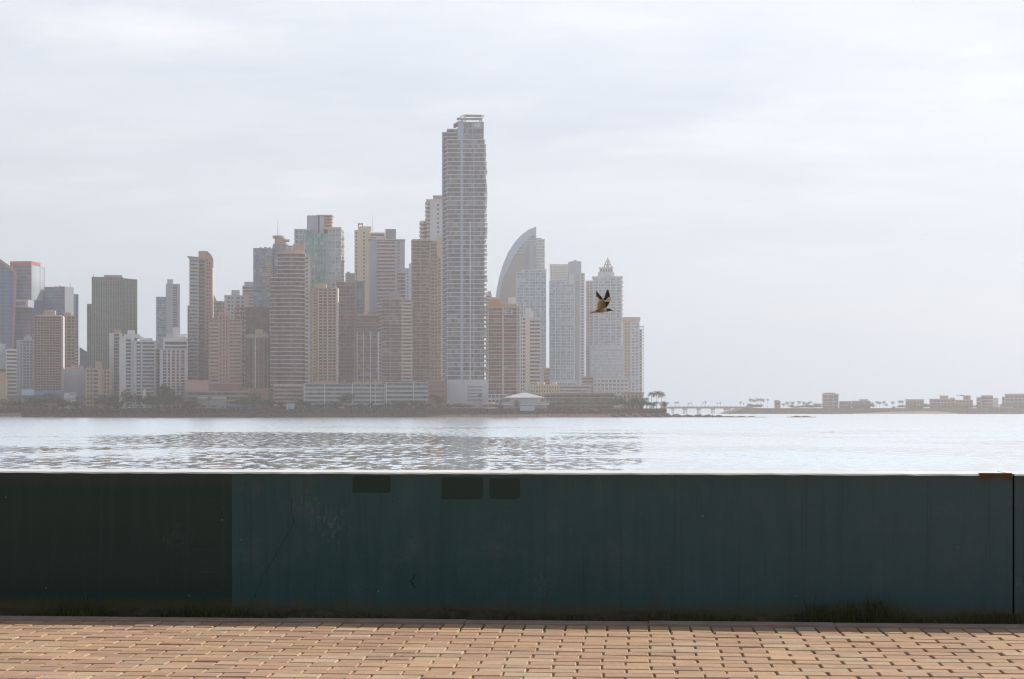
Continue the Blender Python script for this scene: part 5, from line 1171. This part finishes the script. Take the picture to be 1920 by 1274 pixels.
# ------------------------------------------------------------------ birds
def gull(Y=30.0):
    m, nt, b = newmat('gull_plumage')
    at = N(nt, 'ShaderNodeAttribute'); at.attribute_name = 'tint'
    nt.links.new(at.outputs['Color'], b.inputs['Base Color']); b.inputs['Roughness'].default_value = .85
    t = N(nt, 'ShaderNodeBsdfTranslucent'); nt.links.new(at.outputs['Color'], t.inputs['Color'])
    mx = N(nt, 'ShaderNodeMixShader'); mx.inputs[0].default_value = .4
    nt.links.new(b.outputs[0], mx.inputs[1]); nt.links.new(t.outputs[0], mx.inputs[2]); nt.links.new(mx.outputs[0], nt.nodes['Material Output'].inputs['Surface'])
    k = Y/F/18.2; U = lambda u: (u-900)*k; V = lambda v: (950-v)*k
    BR, WH_, DK, TN, GR = (.34,.225,.095), (.74,.60,.42), (.085,.050,.022), (.50,.35,.18), (.25,.17,.085)
    mb = MB()
    # body: rings along the axis, from tail to bill
    ax = [(520,1030,9,8,DK),(600,1018,18,24,TN),(680,985,36,44,WH_),(760,962,58,66,BR),(860,950,74,80,BR),(960,945,76,78,TN),(1040,938,64,66,WH_),(1100,937,48,50,DK),(1150,935,42,44,DK),(1190,940,30,30,DK),(1225,948,14,14,DK),(1265,960,8,7,DK),(1308,974,2,2,DK)]
    n = 16; vs = []; fs = []; cols = []
    for u, v, ry, rz, c in ax:
        for i in range(n):
            a = 2*math.pi*i/n; vs.append((U(u), math.cos(a)*ry*k, V(v)+math.sin(a)*rz*k))
    for j in range(len(ax)-1):
        for i in range(n): mb_f = (j*n+i, j*n+(i+1)%n, (j+1)*n+(i+1)%n, (j+1)*n+i); fs.append(mb_f); cols.append(ax[j+1][4] if j else DK)
    fs.append(tuple(range(n))[::-1]); cols.append(DK); fs.append(tuple(range((len(ax)-1)*n, len(ax)*n))); cols.append(DK)
    base = len(mb.v); mb.v += vs; mb.f += [list(f) for f in fs]; mb.c += cols
    # tail fan
    def slab(quads, th):
        for pts, c in quads:
            nrm_ = (Vector(pts[1])-Vector(pts[0])).cross(Vector(pts[-1])-Vector(pts[0])).normalized()*th
            m_ = len(pts); v_ = [tuple(Vector(p)+nrm_) for p in pts]+[tuple(Vector(p)-nrm_) for p in pts]
            mb.add(v_, [tuple(range(m_)), tuple(range(m_,2*m_))[::-1]]+[(i,m_+i,m_+(i+1)%m_,(i+1)%m_) for i in range(m_)], c)
    P = lambda u, v, y: (U(u), y*k, V(v))
    slab([([P(700,960,-40),P(700,975,40),P(520,1035,70),P(430,1012,60),P(425,1012,-60),P(500,1052,-70)], WH_),([P(560,1025,-60),P(610,1020,30),P(505,1062,20),P(500,1060,-68)], DK)], 4*k)
    # wings: near (towards the viewer) and far; arm then hand, trailing feathers stepped
    near = [([P(735,890,-40),P(830,884,-42),P(836,650,-205),P(775,640,-212),P(748,690,-196),P(742,780,-130)], TN), ([P(830,884,-42),P(925,880,-42),P(915,632,-208),P(836,645,-206)], BR),
            ([P(925,880,-42),P(1002,872,-40),P(1008,790,-100),P(990,690,-175),P(950,630,-205),P(915,630,-208)], GR), ([P(712,880,-42),P(742,884,-42),P(750,700,-190),P(722,690,-200),P(700,760,-150)], WH_),
            ([P(742,655,-210),P(815,640,-205),P(905,600,-225),P(830,520,-250),P(760,505,-255),P(722,560,-240),P(735,610,-225)], WH_),
            ([P(835,636,-204),P(925,618,-212),P(918,585,-226),P(840,490,-262),P(760,400,-300),P(700,330,-328),P(686,316,-332),P(672,352,-322),P(690,430,-298),P(750,520,-262)], DK),
            ([P(672,352,-322),P(690,430,-298),P(740,500,-268),P(700,486,-280),P(664,440,-300)], TN),
            ([P(645,470,-290),P(690,452,-290),P(760,525,-255),P(735,540,-250),P(690,512,-270)], TN), ([P(652,486,-285),P(690,480,-285),P(725,522,-262),P(690,515,-270)], DK)]
    far = [([P(1000,868,40),P(1045,852,40),P(1165,662,170),P(1120,640,190),P(1000,650,190)], DK), ([P(1000,640,190),P(1160,660,172),P(1205,600,215),P(1200,480,260),P(1150,470,255),P(1060,560,220)], WH_),
           ([P(945,600,215),P(1040,600,212),P(1100,500,250),P(1182,470,262),P(1160,360,300),P(1120,215,350),P(1098,208,352),P(1060,270,330),P(1030,350,305),P(1000,430,275),P(985,500,250)], DK),
           ([P(955,420,270),P(1010,400,278),P(1030,440,270),P(960,452,262)], WH_), ([P(940,520,245),P(1000,490,252),P(1000,540,240),P(950,560,235)], GR)]
    slab(near, 3.2*k); slab(far, 3.2*k)
    o = mb.build('gull', m, loc=(wx(1080+900/18.2, Y), Y, wz(530+950/18.2, Y)))
    return tag(o, 'brown and white gull flying right with raised dark tipped wings', 'bird')
gull()
def small_bird(px, py, Y, span, label, mat, tilt, up_, group=None):
    """far bird: slim body, two bent wings"""
    mb = MB(); mb.tube([(-.2,0,0),(-.08,0,.01),(.06,0,.012),(.2,0,0)], [.006,.035,.035,.008], 6)
    for sg in (-1,1):
        pts = [(.05,sg*.02,.01),(.09,sg*.22,up_*.5),(.02,sg*.5,up_),(-.03,sg*.25,up_*.5),(-.07,sg*.02,.01)]
        v = [(x,y,z+.004) for x,y,z in pts]+[(x,y,z-.004) for x,y,z in pts]
        mb.add(v, [(0,1,2,3,4),(9,8,7,6,5)]+[(i,5+i,5+(i+1)%5,(i+1)%5) for i in range(5)])
    o = mb.build('bird', mat, loc=(wx(px,Y), Y, wz(py,Y))); o.scale = (span,span,span); o.rotation_euler = tilt
    return tag(o, label, 'bird', group)
FE = paint('dark_feather', (.05,.045,.045), .9, .1); FL = paint('pale_feather', (.5,.48,.46), .9, .1)
small_bird(1730.5, 128, 420, .95, 'tiny dark bird high in the upper right sky', FE, (R(55),R(20),R(70)), .12)
small_bird(1737, 440, 420, 1.3, 'tiny pale bird gliding low in the right sky', FL, (R(10),R(-18),R(75)), .10)
small_bird(497.5, 661, 300, .75, 'small dark bird crossing in front of the squat disc topped tower', FE, (R(60),R(10),R(80)), .2)
for p, y in ((1456,706.5),(1460,706),(1459,709),(1465,708)): small_bird(p, y, 900, 1.0, 'far tiny gull in the loose flock low over the causeway', FE, (R(8),0,R(80+tq.uniform(-20,20))), .14, 'flock over the causeway')

# ------------------------------------------------------------------ haze
mb = MB(); mb.box(-4400, 4400, -160, 4400, -6.8, 266)
hz = mb.build('haze', None)
m = bpy.data.materials.new('haze_air'); m.use_nodes = True; nt = m.node_tree
nt.nodes.remove(nt.nodes['Principled BSDF'])
pv = N(nt, 'ShaderNodeVolumePrincipled'); pv.inputs['Color'].default_value = (.95,.925,.955,1); pv.inputs['Density'].default_value = HAZE = .00022
pv.inputs['Anisotropy'].default_value = .35
nt.links.new(pv.outputs[0], nt.nodes['Material Output'].inputs['Volume'])
hz.data.materials.append(m); tag(hz, kind='stuff')

# ------------------------------------------------------------------ render settings
sc.view_settings.view_transform = 'Standard'; sc.view_settings.look = 'None'; sc.view_settings.exposure = 0; sc.view_settings.gamma = 1
cy = sc.cycles
cy.pixel_filter_type = 'BLACKMAN_HARRIS'; cy.filter_width = 1.2
cy.use_denoising = True; cy.denoiser = 'OPENIMAGEDENOISE'; cy.denoising_input_passes = 'RGB_ALBEDO_NORMAL'
cy.max_bounces = 5; cy.diffuse_bounces = 2; cy.glossy_bounces = 3; cy.transmission_bounces = 2; cy.volume_bounces = 0; cy.transparent_max_bounces = 4
cy.caustics_reflective = False; cy.caustics_refractive = False; cy.sample_clamp_indirect = 4
